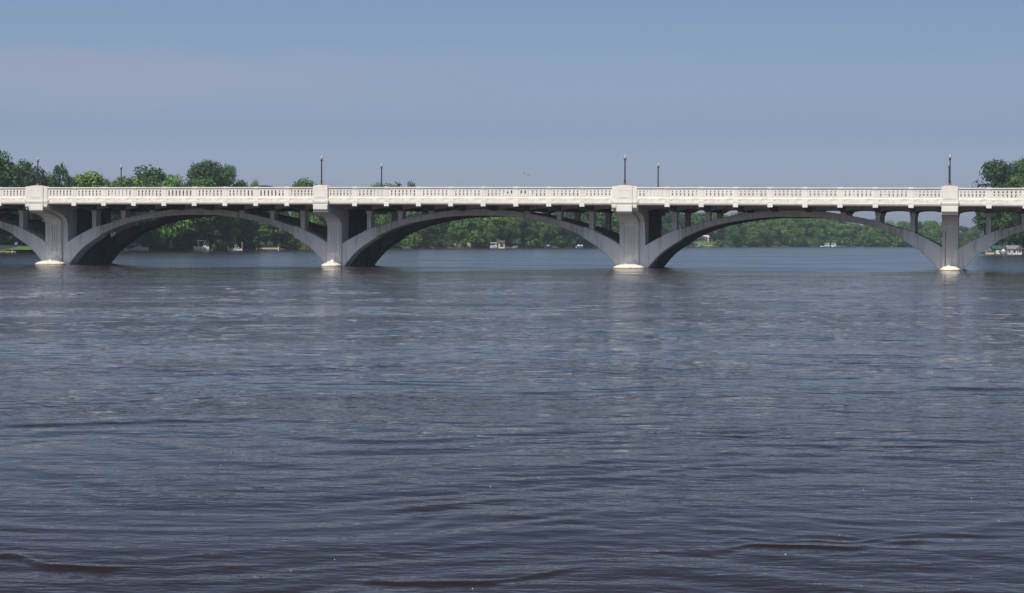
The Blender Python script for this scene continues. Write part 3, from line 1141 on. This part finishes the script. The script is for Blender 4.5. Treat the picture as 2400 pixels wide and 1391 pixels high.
NAMES = {'oak': 'broadleaf_tree', 'maple': 'broadleaf_tree', 'cottonwood': 'cottonwood_tree', 'ash': 'ash_tree', 'elm': 'broadleaf_tree', 'willow': 'willow_tree', 'poplar': 'poplar_tree', 'shrub': 'shrub', 'bush': 'shrub'}
trnd = random.Random(77)
first_tree = {}
def tree(kind, X, Y, H, Wd, label, group=None, z=0.8):
    sc = (Wd / BASEW[kind], Wd / BASEW[kind] * trnd.uniform(.9, 1.1), H / BASEH[kind])
    rz = trnd.uniform(0, 6.28) if kind != 'poplar' else trnd.choice((0.0, .35, -.3))
    cat = 'shrub' if kind in ('shrub', 'bush') else 'tree'
    if kind not in first_tree:
        t = thing(NAMES[kind], label, cat, (X, Y, z), rz, group)
        obj('trunk', PROTO[kind][1], t)
        obj('crown', PROTO[kind][0], t)
        t.scale = sc
        first_tree[kind] = t
        return t
    t = dup(first_tree[kind], (X, Y, z), rz, sc, label)
    if group:
        t['group'] = group
    elif 'group' in t.keys():
        del t['group']
    return t

def sky_tree(kind, px, wpx, ytop, Y, label, z=1.5, group=None):
    """tree whose crown tops out at photo row ytop"""
    X, _, zt = W(px, ytop, Y)
    tree(kind, X, Y, zt - z, wpx / F * Y, label, group, z)

# trees that stand out against the sky above the bridge
sky_tree('elm', -6, 110, 362, 412, 'tall dark round tree at the left edge, rising above the bridge rail')
sky_tree('elm', 62, 100, 381, 425, 'broad dark tree left of the first street lamp above the bridge rail')
sky_tree('poplar', 138, 96, 392, 432, 'pointed tree with upright tips just right of the first street lamp')
sky_tree('maple', 114, 56, 408, 436, 'low rounded tree between the first street lamp and the pointed tree')
sky_tree('ash', 204, 100, 406, 440, 'low light green tree with spiky top right of the pointed tree')
sky_tree('elm', 350, 128, 394, 475, 'dark flat-topped tree right of the first far lamp above the rail')
sky_tree('willow', 402, 120, 415, 462, 'yellow-green bushy tree between the flat-topped and the big dark tree')
sky_tree('maple', 250, 52, 424, 446, 'low rounded top in the dip left of the first far lamp')
sky_tree('maple', 556, 60, 425, 505, 'low rounded top at the right foot of the big dark tree')
sky_tree('ash', 296, 92, 417, 455, 'light green tree standing low in front of the flat-topped tree')
sky_tree('cottonwood', 486, 116, 379, 492, 'big dark blue-green tree that is the highest over the first arch')
sky_tree('cottonwood', 529, 74, 389, 500, 'dark tree leaning on the right side of the highest tree')
sky_tree('maple', 462, 120, 418, 478, 'mid green tree low in front of the big dark tree')
sky_tree('maple', 568, 44, 428, 512, 'small tree top just above the rail right of the big dark tree')
sky_tree('ash', 596, 26, 426, 515, 'tiny light tree top left of the black car roof')
sky_tree('ash', 718, 60, 422, 585, 'small spiky tree top left of the second near street lamp')
sky_tree('maple', 694, 30, 430, 575, 'low tree top between the car roof and the second street lamp')
sky_tree('maple', 888, 54, 431, 662, 'low tree top behind the second far street lamp')
sky_tree('oak', 928, 60, 432, 670, 'flat low tree top right of the second far street lamp')
sky_tree('maple', 905, 60, 434, 668, 'lowest tree top, directly behind the pole of the second far lamp')
sky_tree('elm', 964, 36, 429, 675, 'last small round tree top at the right of the low skyline')
sky_tree('cottonwood', 2344, 124, 378, 498, 'big dark spiky tree above the rail at the right edge')
sky_tree('elm', 2366, 90, 392, 512, 'dark tree filling the gap behind the big spiky tree at right')
sky_tree('cottonwood', 2402, 100, 374, 505, 'tall dark tree cut by the right edge of the photo')
sky_tree('oak', 2398, 80, 402, 486, 'mid green tree standing low before the tall dark trees at right')

def shoreY(px):
    return float(np.interp(px, [p[0] for p in SHORE], [p[1] for p in SHORE]))

def shoreR(px):
    return float(np.interp(px, [2298, 2480, 2800, 3900], [470, 458, 440, 395]))

def fill(pxa, pxb, rows, step, hmin, hmax, kinds, label, group, rowgap=9, z=1.2, line=shoreY, skip=()):
    for r in range(rows):
        px = pxa + trnd.uniform(0, step) * 8
        while px < pxb:
            Y0 = line(px)
            if not any(a <= px <= b for a, b in skip):
                k = trnd.choice(kinds)
                h = trnd.uniform(hmin, hmax) * (.62, .86, 1.02, 1.06)[r if rows > 2 else r + 1]
                w = h * trnd.uniform(.62, .88)
                p = xy(px, Y0 + 4 + r * rowgap + trnd.uniform(-2.5, 2.5))
                tree(k, p.x, p.y, h, w, label % {'oak': 'spreading', 'maple': 'rounded', 'cottonwood': 'dark blue-green', 'ash': 'light green', 'elm': 'dark broad', 'willow': 'drooping yellow-green', 'poplar': 'pointed'}[k], group)
            px += step * trnd.uniform(.75, 1.25) * F / Y0

K1 = ['oak', 'maple', 'maple', 'ash', 'elm', 'willow', 'cottonwood']
fill(-420, 90, 3, 6.0, 13, 16, ['elm', 'elm', 'maple'], '%s tree in the dark wood behind the lawn at far left', 'trees behind the lawn', line=lambda p: shoreY(p) + 20)
fill(100, 290, 2, 6.5, 12, 14.5, ['elm', 'oak', 'maple'], '%s tree on the left bank, half hidden by the first pier', 'trees behind the first pier')
fill(290, 700, 3, 6.0, 9, 14.5, ['maple', 'maple', 'ash', 'ash', 'ash', 'oak', 'willow'], '%s tree on the wooded left bank seen under the first full arch', 'left bank trees under the arch')
fill(690, 930, 3, 6.5, 11, 15.5, K1, '%s tree on the bank behind the second pier', 'trees behind the second pier')
fill(930, 1430, 3, 6.5, 11, 18, K1, '%s tree on the middle bank seen under the second full arch', 'middle bank trees under the arch')
fill(1430, 1660, 3, 8, 15, 18, ['oak', 'maple', 'elm', 'cottonwood'], '%s tree on the bank behind the third pier', 'trees behind the third pier', skip=((1600, 1668),))
fill(1590, 1700, 2, 5.5, 14, 16.5, ['oak', 'maple', 'elm'], '%s tree behind the white house on the far bank', 'trees behind the white house', line=lambda p: shoreY(p) + 30)
fill(1678, 1990, 4, 7.5, 13.4, 15.4, K1, '%s tree in the hazy wood on the far bank under the third full arch', 'far bank trees under the arch')
fill(1990, 2225, 4, 7.5, 11.2, 12.8, K1, '%s tree in the hazy wood on the far bank behind the fourth pier', 'far bank trees at right')
fill(2230, 2420, 3, 7.5, 9.5, 11.5, K1, '%s lower tree on the far bank right of the fourth pier', 'lower far bank trees at right')
fill(2316, 2640, 2, 6.0, 11, 15, ['elm', 'elm', 'cottonwood'], '%s tree on the near right bank behind the boathouses', 'trees behind the boathouses', 8, line=lambda p: shoreR(p) + 5)

def shrubs(pxa, pxb, step, hmin, hmax, label, group, skip=(), kinds=('shrub', 'shrub', 'bush'), off=1.2, line=shoreY):
    px = pxa
    while px < pxb:
        Y0 = line(px)
        if not any(a <= px <= b for a, b in skip):
            k = trnd.choice(kinds)
            h = trnd.uniform(hmin, hmax)
            p = xy(px, Y0 + off + trnd.uniform(0, 2.0))
            tree(k, p.x, p.y, h, h * trnd.uniform(1.2, 1.7), label % ('dark green' if k == 'shrub' else 'light green'), group, .3)
        px += step * trnd.uniform(.6, 1.3) * F / Y0

shrubs(-200, 110, 3.2, 2.4, 4.2, '%s shrub in the shade behind the lawn', 'shrubs behind the lawn', kinds=('shrub',), off=21)
shrubs(345, 760, 3.2, 2.2, 5.2, '%s shrub at the waterline of the left bank', 'waterline shrubs on the left bank', skip=((440, 500), (533, 572), (596, 660)))
shrubs(800, 1430, 3.6, 2.2, 5.6, '%s shrub at the waterline of the middle bank', 'waterline shrubs on the middle bank', skip=((1058, 1105), (1142, 1190), (1198, 1220), (1272, 1296), (1350, 1370)))
shrubs(1684, 2300, 4.6, 2.5, 6.0, '%s shrub at the waterline of the far bank', 'waterline shrubs on the far bank', skip=((1914, 1968),))
shrubs(2420, 2640, 4, 2, 3.5, '%s shrub on the near right bank', 'shrubs on the right bank', line=shoreR)

# ------------------------------------------------------------------ things along the banks
def at(px, Y, z=0.0):
    p = xy(px, Y)
    return (p.x, p.y, z)

def gable(mb, x0, x1, y0, y1, z0, z1, over=.25, mi=0):
    """gabled roof, ridge along x"""
    ym = (y0 + y1) / 2
    for s in (0, 1):
        ya = y0 - over if s == 0 else y1 + over
        mb.loft([[(x0 - over, ya, z0 - .1), (x1 + over, ya, z0 - .1), (x1 + over, ym, z1), (x0 - over, ym, z1)],
                 [(x0 - over, ya, z0 + .05), (x1 + over, ya, z0 + .05), (x1 + over, ym, z1 + .15), (x0 - over, ym, z1 + .15)]], mi)
    return mb

def pontoon_boat(label, loc, ln, rz, canopy=None, frame='alum', side='boat_white', hc=2.3):
    t = thing('pontoon_boat', label, 'boat', loc, rz)
    h = ln / 2
    for s in (-.75, .75):
        mb = MB().tube([(-h, s, .12), (-h + .3, s, .12), (h - .5, s, .12), (h, s, .28)], [.18, .26, .26, .06], 10)
        obj('pontoon', mb.mesh('pontoon', M['alum'], True), t)
    mb = MB().box(-h + .1, h - .15, -1.05, 1.05, .36, .46)
    obj('deck', mb.mesh('deck', M['boat_white']), t)
    mb = MB()
    for y in (-1.03, .97):
        mb.box(-h + .15, h - .3, y, y + .06, .461, 1.02)
    mb.box(h - .36, h - .30, -.97, .97, .461, 1.02)
    mb.box(-h + .15, -h + .21, -.97, .97, .461, 1.02)
    obj('fence_panel', mb.mesh('fence_panel', M[side]), t)
    mb = MB().box(-h + .3, -h + 1.2, -.9, .9, .47, .95).box(.4, 1.0, -.8, -.2, .47, 1.25)
    obj('seat', mb.mesh('seat', M['boat_white']), t)
    mb = MB()
    x0, x1 = (-.9, .9)
    for y in (-1.0, 1.0):
        mb.tube([(x0 + .3, y, 1.0), (x0, y, hc)], .03, 6)
        mb.tube([(x1 - .6, y, 1.0), (x1, y, hc)], .03, 6)
        mb.tube([(x0, y, hc), (x1, y, hc)], .03, 6)
    for x in (x0, x1):
        mb.tube([(x, -1, hc), (x, 1, hc)], .03, 6)
    obj('canopy_frame', mb.mesh('canopy_frame', M[frame]), t)
    if canopy:
        mb = MB().prism_x([(-1.1, hc), (-.6, hc + .16), (.6, hc + .16), (1.1, hc), (1.1, hc - .04), (-1.1, hc - .04)], x0 - .3, x1 + .3)
        obj('canopy', mb.mesh('canopy', M[canopy]), t)
    mb = MB().box(-h - .25, -h + .08, -.2, .2, .2, 1.05)
    obj('outboard_motor', mb.mesh('outboard_motor', M['lamp_metal']), t)
    return t

def small_boat(name, label, loc, ln, rz, hull, cover=None):
    t = thing(name, label, 'boat', loc, rz)
    rings = []
    for i in range(9):
        f = i / 8
        x = -ln / 2 + ln * f
        w = .85 * (1 - max(0, (f - .45) / .55) ** 2.2)
        sh = .62 + .18 * f * f
        rings.append([(x, -w, sh), (x, -w * .8, .12), (x, 0, -.08 + .2 * max(0, f - .7)), (x, w * .8, .12), (x, w, sh)])
    mb = MB().loft(rings, caps=False, closed=False)
    obj('hull', mb.mesh('hull', M[hull]), t)
    mb = MB()
    rr = []
    for i in range(9):
        f = i / 8
        x = -ln / 2 + ln * f
        w = .85 * (1 - max(0, (f - .45) / .55) ** 2.2) + .03
        sh = .63 + .18 * f * f
        cz = (.55 * math.exp(-((f - .52) / .2) ** 2) if cover else -.15)
        rr.append([(x, -w, sh), (x, -w * .5, sh + cz * .8), (x, 0, sh + cz), (x, w * .5, sh + cz * .8), (x, w, sh)])
    mb.loft(rr, caps=False, closed=False)
    obj('boat_cover' if cover else 'interior', mb.mesh('boat_cover', M[cover or 'alum']), t)
    return t

def dock(label, loc, ln, rz, mat='wood', dep=1.4, h=.55, posts=()):
    t = thing('dock', label, 'dock', loc, rz)
    mb = MB()
    n = int(ln / .3)
    for i in range(n):
        x = -ln / 2 + ln * i / n
        mb.box(x, x + ln / n - .02, 0, dep, h - .06, h)
    obj('deck_board', mb.mesh('deck_board', M[mat]), t)
    mb = MB().box(-ln / 2, ln / 2, -.05, -.002, h - .42, h - .01)
    obj('fascia_board', mb.mesh('fascia_board', M[mat]), t)
    for x, hh, m in posts:
        mb = MB().lathe([(.09, -1.2), (.09, h + hh), (.05, h + hh + .03)], 8, x, .0 - .16)
        obj('dock_post', mb.mesh('dock_post', M[m]), t)
    return t

# lawn and stones at the far left
struct(obj('lawn', MB().loft([[at(-500, 385, .48)[:2] + (.48,), at(70, 400.5)[:2] + (.60,), at(98, 408)[:2] + (.62,)],
                              [at(-500, 405)[:2] + (1.30,), at(40, 414)[:2] + (1.30,), at(100, 424)[:2] + (1.45,)]], caps=False, closed=False).mesh('lawn', M['lawn'], fix=False)))
rnd = random.Random(21)
mb = MB()
for i in range(170):
    px = rnd.uniform(-300, 98)
    p = xy(px, np.interp(px, [-600, -150, 0, 90], [372, 390, 397, 405]) + rnd.uniform(-.6, .9))
    r = rnd.uniform(.12, .34)
    mb.loft([[(p.x + r * f * rnd.uniform(.75, 1.2) * math.cos(a), p.y + r * f * rnd.uniform(.75, 1.2) * math.sin(a), rnd.uniform(-.03, .03) + .15 + h * r) for a in [k * math.pi / 3.5 for k in range(7)]] for f, h in ((.8, -.8), (1, 0), (.75, .6), (.2, .85))])
o = struct(obj('shore_rocks', mb.mesh('shore_rocks', M['rock'])), 'stuff')
tag(o, 'pale stones lining the water edge below the lawn', 'rocks')

t = thing('lawn_chair', 'small bright blue chair standing on the lawn at the left', 'chair', at(37, 410, 1.05))
obj('seat', MB().box(-.3, .3, -.3, .3, .38, .46).mesh('seat', M['blue']), t)
obj('backrest', MB().prism_x([(.24, .46), (.31, .46), (.48, 1.0), (.42, 1.0)], -.3, .3).mesh('backrest', M['blue']), t)
for sx in (-.26, .26):
    for sy in (-.26, .26):
        obj('leg', MB().box(sx - .03, sx + .03, sy - .03, sy + .03, -.25, .379).mesh('leg', M['blue']), t)

def house(label, loc, rz, w, d, h, wall, roofm, wins, door=None, rise=1.4, name='house', cat='house', doorm='brown'):
    t = thing(name, label, cat, loc, rz)
    mb = MB().box(-w / 2, w / 2, 0, d, -.8, h)
    for s in (-w / 2, w / 2 - .12):
        mb.prism_x([(0, h), (d, h), (d / 2, h + rise - .02)], s, s + .12)
    obj('wall', mb.mesh('wall', M[wall]), t)
    mb = gable(MB(), -w / 2, w / 2, 0, d, h, h + rise)
    obj('roof', mb.mesh('roof', M[roofm]), t)
    for (x, z, ww, hh) in wins:
        f = obj('window', MB().box(x - ww / 2 - .07, x + ww / 2 + .07, -.05, -.002, z - .07, z + hh + .07).mesh('window', M['house_white']), t)
        obj('pane', MB().box(x - ww / 2, x + ww / 2, -.062, -.05, z, z + hh).mesh('pane', M['glass']), f)
    if door:
        x, ww, hh = door
        dd = obj('door', MB().box(x - ww / 2, x + ww / 2, -.06, -.003, 0, hh).mesh('door', M[doorm]), t)
        obj('handle', MB().box(x + ww * .3, x + ww * .38, -.10, -.06, hh * .45, hh * .52).mesh('handle', M['alum']), dd)
    return t

house('cream house glimpsed between the dark trees and the first pier', at(92, 432, 2.4), .25, 5.2, 4, 2.1, 'cream', 'roof_dark', [(-1.2, .8, .9, .9), (1.2, .8, .9, .9)], (0, .8, 1.8))

# left bank: boats and docks
small_boat('covered_boat', 'pale blue covered motorboat moored left of the first arch opening', at(325, 462, .05), 4.4, R(12), 'boat_white', 'boat_blue')
pontoon_boat('pontoon boat with bare green canopy frame moored under the first full arch', at(473, 476, .05), 4.0, R(6), None, 'cyan_metal', 'boat_white', 2.35)
struct(o := obj('river_grass', MB().mesh('river_grass', M['grass'])), 'stuff')
def blades(o, cx0, cx1, Y, hmin, hmax, n, mats, seed):
    rn = random.Random(seed)
    mb = MB()
    for i in range(n):
        px = rn.uniform(cx0, cx1)
        p = xy(px, Y + rn.uniform(-1.5, 1.5))
        h = rn.uniform(hmin, hmax)
        w = rn.uniform(.05, .12)
        a = rn.uniform(0, 3.14)
        lean = rn.uniform(-.5, .5)
        dx, dy = math.cos(a) * w, math.sin(a) * w
        mb.face([(p.x - dx, p.y - dy, -.3), (p.x + dx, p.y + dy, -.3), (p.x + lean + dx * .3, p.y + dy * .3, h), (p.x + lean - dx * .3, p.y - dy * .3, h * .97)])
    return mb.mesh('reeds', mats, fix=False)
o.data = blades(o, 497, 532, 493, .8, 2.3, 420, M['leaf_plain'] if 'leaf_plain' in M else M['lawn'], 3)
tag(o, 'light green clump of river grass beside the pontoon boat', 'river grass')
o = struct(obj('reeds', blades(None, 688, 730, 558, 1.0, 3.2, 420, M['reed'], 4)), 'stuff')
tag(o, 'brown reeds at the waterline left of the second pier', 'reeds')
dock('narrow dock with white railings and poles right of the river grass', at(551, 493), 3.6, R(2), 'house_white', 1.2, .5, ((1.7, 1.6, 'wood'), (-1.6, .5, 'house_white'), (-.7, .35, 'house_white'), (.9, .45, 'house_white')))
dock('low tan dock with white end posts under the first full arch', at(627, 506), 5.6, R(2), 'wood', 1.5, .72, ((-2.75, .28, 'house_white'), (2.75, .28, 'house_white')))
t = thing('garden_umbrella', 'small green sun umbrella behind the narrow white dock', 'umbrella', at(549, 497, .45))
obj('pole', MB().lathe([(.03, 0), (.03, 1.75)], 6).mesh('pole', M['alum']), t)
obj('canopy', MB().lathe([(1.0, 1.42), (.55, 1.66), (.05, 1.84)], 10).mesh('canopy', M['green_cloth']), t)
t = thing('white_chair', 'white arch-backed chair on the narrow white dock', 'chair', at(553, 493.6, .5))
obj('seat', MB().box(-.22, .22, -.2, .2, .25, .31).mesh('seat', M['house_white']), t)
obj('backrest', MB().tube([(-.22, .2, .3), (-.24, .22, .75), (-.12, .24, .98), (.12, .24, .98), (.24, .22, .75), (.22, .2, .3)], .04, 6).mesh('backrest', M['house_white']), t)
for sx in (-.19, .19):
    for sy in (-.17, .17):
        obj('leg', MB().box(sx - .025, sx + .025, sy - .025, sy + .025, .0, .249).mesh('leg', M['house_white']), t)

# middle bank
rnd = random.Random(8)
for i, (px, Y, w, zz) in enumerate(((1066, 684, 1.5, .9), (1076, 686, 2.0, 1.3), (1084, 688, 1.2, .6), (1099, 689, 1.7, 1.0))):
    mb = MB()
    mb.loft([[(w / 2 * f * rnd.uniform(.8, 1.15) * math.cos(a), w / 2 * f * rnd.uniform(.8, 1.1) * math.sin(a), h * w * .5) for a in [k * math.pi / 4.5 for k in range(9)]] for f, h in ((.9, -.6), (1, .1), (.8, .7), (.3, 1.0))])
    o = obj('boulder', mb.mesh('boulder', M['rock']), None, at(px, Y, zz))
    tag(o, ['pale boulder leftmost of four on the middle bank', 'largest of four pale boulders on the middle bank', 'smallest low boulder among four on the middle bank', 'tan boulder rightmost of four on the middle bank'][i], 'boulder', 'pale boulders on the middle bank')
house('small cream boathouse with wide dark opening on the middle bank', at(1176, 702, .5), .15, 1.9, 2.0, 1.5, 'cream', 'wood_dark', [], (0, 1.25, 1.15), .55, 'boathouse', 'boathouse', 'roof_dark')
pontoon_boat('white and blue pontoon boat moored left of the cream boathouse', at(1157, 699, .05), 2.8, R(8), 'boat_white', 'alum', 'boat_blue', 1.7)
small_boat('rowing_boat', 'small white rowing boat pulled up right of the cream boathouse', at(1209, 709, .1), 1.7, R(15), 'boat_white')
small_boat('covered_boat', 'rounded grey covered boat alone before dark trees on the middle bank', at(1284, 733, .1), 2.4, R(40), 'alum', 'alum')
small_boat('motorboat', 'left one of two small pale boats at the right end of the middle bank', at(1356, 758, .1), 1.6, R(30), 'boat_white', 'boat_white')
small_boat('motorboat', 'right one of two small pale boats at the right end of the middle bank', at(1363, 761, .1), 1.5, R(25), 'boat_white', 'boat_blue')

# right bank clearing with the white house
struct(obj('lawn_slope', MB().loft([[at(1618, 920)[:2] + (.40,), at(1650, 931)[:2] + (.40,), at(1682, 946)[:2] + (.40,)],
                                    [at(1615, 934)[:2] + (2.1,), at(1652, 943)[:2] + (2.5,), at(1680, 953)[:2] + (1.6,)],
                                    [at(1612, 950)[:2] + (2.8,), at(1652, 960)[:2] + (3.0,), at(1676, 966)[:2] + (2.2,)]], caps=False, closed=False).mesh('lawn_slope', M['lawn'], fix=False)))
house('white house with dark windows above the grassy slope on the far bank', at(1650, 951, 2.55), .1, 4.6, 4, 1.9, 'house_white', 'cream', [(-1.5, .5, 1.0, .9), (-.2, .5, .9, .9)], (1.3, .7, 1.6), .8)
dock('tan dock below the grassy slope on the far bank', at(1655, 931), 5.6, R(12), 'wood', 1.5, .75, ((-2.6, .2, 'house_white'), (1.4, .2, 'yellow')))
pontoon_boat('pontoon boat with white canopy moored left of the far tan dock', at(1633, 921, .05), 2.9, R(5), 'boat_white', 'alum', 'boat_blue', 1.7)
pontoon_boat('left one of two white canopied boats before the far wood', at(1938, 1043, .05), 3.0, R(4), 'boat_white', 'alum', 'boat_white', 1.7)
pontoon_boat('right one of two white canopied boats before the far wood', at(1954, 1044, .05), 2.9, R(-6), 'boat_white', 'boat_white', 'boat_white', 1.7)
dock('low white dock left of the two canopied boats on the far bank', at(1927, 1044), 2.4, R(3), 'house_white', 1.2, .4)

# near right bank
dock('sunlit tan dock at the left end of the right bank', at(2320, 466.5), 1.9, R(-4), 'boat_tan', 1.0, .42, ((-.9, .2, 'wood'),))
house('green roofed boathouse with pink and white door on the right bank', at(2338, 466.5, .1), -.08, 1.75, 2.0, 1.15, 'teal_wall', 'green_roof', [], (-.05, .62, 1.0), .62, 'boathouse', 'boathouse', 'house_white')
t = [o for o in bpy.data.objects if o.get('label', '').startswith('green roofed boathouse')][0]
obj('door_panel', MB().box(.27, .55, -.06, -.003, 0, .85).mesh('door_panel', M['pink']), t)
house('white boathouse with faded lilac roof at the right edge', at(2374, 464, .1), -.1, 2.3, 2.2, 1.15, 'house_white', 'lilac_roof', [(.35, .35, .55, .6), (-.8, .3, .4, .6)], (-.25, .5, 1.0), .65, 'boathouse', 'boathouse', 'cyan_metal')
house('small white shed on posts, last hut at the right edge', at(2390.5, 463, .25), -.1, .85, .9, .85, 'house_white', 'roof_dark', [(0, .25, .4, .35)], None, .3, 'shed', 'shed')
small_boat('motorboat', 'small white boat floating between the two right bank boathouses', at(2351, 463.5, .05), 1.5, R(10), 'boat_white', 'boat_white')

# two birds over the bridge
def bird(label, loc, rz):
    t = thing('bird', label, 'bird', loc, rz, 'birds over the bridge')
    mb = MB()
    mb.tube([(-.32, 0, 0), (-.2, 0, .02), (0, 0, .03), (.18, 0, .03), (.28, 0, .06), (.36, 0, .05)], [.02, .05, .08, .06, .045, .01], 8)
    for s in (-1, 1):
        mb.face([(.12, s * .04, .05), (.16, s * .35, .20), (.02, s * .72, .12), (-.04, s * .38, .16), (-.1, s * .04, .04)])
    obj('body', mb.mesh('body', M['bird'], True), t)
    t.scale = (.45, .45, .45)
bird('upper bird of a pair flying over the middle arch', W(1228, 407, 300), .4)
bird('lower bird of a pair flying over the middle arch', W(1237, 412, 302), .6)

# ------------------------------------------------------------------ haze
mb = MB().box(-2500, 2500, -250, 2500, -5, 45)
hz = obj('haze', mb.mesh('haze', bpy.data.materials.new('haze')))
hm = hz.data.materials[0]
hm.use_nodes = True
nt = hm.node_tree
nt.nodes.clear()
out = nt.nodes.new('ShaderNodeOutputMaterial')
pv = nt.nodes.new('ShaderNodeVolumePrincipled')
pv.inputs['Color'].default_value = (.72, .87, 1.0, 1)
pv.inputs['Density'].default_value = 1.5e-4
pv.inputs['Anisotropy'].default_value = .1
nt.links.new(pv.outputs[0], out.inputs['Volume'])
struct(hz, 'stuff')
hz['label'] = 'thin blue summer haze over the river'
hz['category'] = 'haze'

# ------------------------------------------------------------------ light and sky
TINT = [(0.0, (.65, .665, 1.0)), (.0175, (.57, .60, .93)), (.052, (.350, .41, .60)), (.105, (.352, .378, .482)), (.174, (.305, .32, .395)), (.26, (.31, .325, .355)), (.5, (.42, .44, .44)), (.8, (.5, .5, .5))]
EL = R(52.0)
azs = 12.8 + 11.0                       # degrees left of the direction back towards the camera
sd = Vector((-math.sin(R(azs)) * math.cos(EL), -math.cos(R(azs)) * math.cos(EL), math.sin(EL)))
sun = bpy.data.lights.new('sun', 'SUN')
sun.energy = 4.2
sun.angle = R(.53)
sun.color = (1.0, .955, .88)
so = bpy.data.objects.new('sun', sun)
COL.objects.link(so)
so.location = (0, 0, 60)
so.rotation_euler = sd.to_track_quat('Z', 'Y').to_euler()

w = bpy.data.worlds.new('World')
scene.world = w
w.use_nodes = True
nt = w.node_tree
bg = nt.nodes['Background']
sky = nt.nodes.new('ShaderNodeTexSky')
sky.sky_type = 'NISHITA'
sky.sun_disc = False
sky.sun_elevation = EL
sky.sun_rotation = math.atan2(sd.x, sd.y)
sky.air_density = 1.0
sky.dust_density = 1.8
sky.ozone_density = 2.0
bg.inputs['Strength'].default_value = .15
tc = nt.nodes.new('ShaderNodeTexCoord')
sep = nt.nodes.new('ShaderNodeSeparateXYZ')
nt.links.new(tc.outputs['Generated'], sep.inputs[0])
tint = ramp(nt, sep.outputs['Z'], TINT)
dbl = add(nt, 'ShaderNodeVectorMath', operation='SCALE')
nt.links.new(tint, dbl.inputs[0])
dbl.inputs['Scale'].default_value = 1.3333
col = mixc(nt, 1.0, sky.outputs[0], dbl.outputs[0], 'MULTIPLY')
side = add(nt, 'ShaderNodeMapRange')
side.inputs[1].default_value = -.3
side.inputs[2].default_value = .3
side.inputs[3].default_value = 1.03
side.inputs[4].default_value = .93
nt.links.new(sep.outputs['X'], side.inputs[0])
col = mixc(nt, 1.0, col, side.outputs[0], 'MULTIPLY')
# thin veil of cloud low in the sky on the left
def smooth(src, a, b):
    n = add(nt, 'ShaderNodeMapRange', interpolation_type='SMOOTHSTEP')
    n.inputs[1].default_value = a
    n.inputs[2].default_value = b
    nt.links.new(src, n.inputs[0])
    return n.outputs[0]
def mul(a, b):
    n = add(nt, 'ShaderNodeMath', operation='MULTIPLY')
    nt.links.new(a, n.inputs[0])
    if hasattr(b, 'is_output'):
        nt.links.new(b, n.inputs[1])
    else:
        n.inputs[1].default_value = b
    return n.outputs[0]
mp = nt.nodes.new('ShaderNodeMapping')
mp.inputs['Scale'].default_value = (9.0, 9.0, 40)
nt.links.new(tc.outputs['Generated'], mp.inputs[0])
cn = noise(nt, mp.outputs[0], 1.0, 6, .58)
zw = add(nt, 'ShaderNodeMath', operation='MULTIPLY_ADD')      # ragged upper edge
zw.inputs[1].default_value = .030
nt.links.new(cn, zw.inputs[0])
nt.links.new(sep.outputs['Z'], zw.inputs[2])
vm = mul(smooth(zw.outputs[0], .066, .090), smooth(zw.outputs[0], .110, .099))
hm_ = add(nt, 'ShaderNodeMapRange', interpolation_type='SMOOTHSTEP')
hm_.inputs[1].default_value = .04
hm_.inputs[2].default_value = -.16
hm_.inputs[3].default_value = .22
hm_.inputs[4].default_value = 1.0
nt.links.new(sep.outputs['X'], hm_.inputs[0])
cf = mul(mul(vm, hm_.outputs[0]), .46)
nt.links.new(mixc(nt, cf, col, (2.42, 2.40, 3.08)), bg.inputs['Color'])

# ------------------------------------------------------------------ camera
cam = bpy.data.cameras.new('camera')
co = bpy.data.objects.new('camera', cam)
COL.objects.link(co)
cam.sensor_width = 36
cam.lens = F / 2400 * 36
cam.shift_y = -(695.5 - HZ) / 2400
cam.clip_start = .5
cam.clip_end = 8000
co.matrix_world = Matrix.Translation((0, 0, CAM_H)) @ Matrix.Rotation(math.pi / 2, 4, 'X') @ Matrix.Rotation(ROLL, 4, 'Z')
scene.camera = co
scene.render.resolution_x, scene.render.resolution_y = 1024, 593
scene.view_settings.view_transform = 'Standard'
scene.view_settings.look = 'None'
scene.view_settings.gamma = 1
scene.view_settings.exposure = 0.0
scene.cycles.max_bounces = 8
scene.cycles.transparent_max_bounces = 8
scene.cycles.volume_bounces = 1
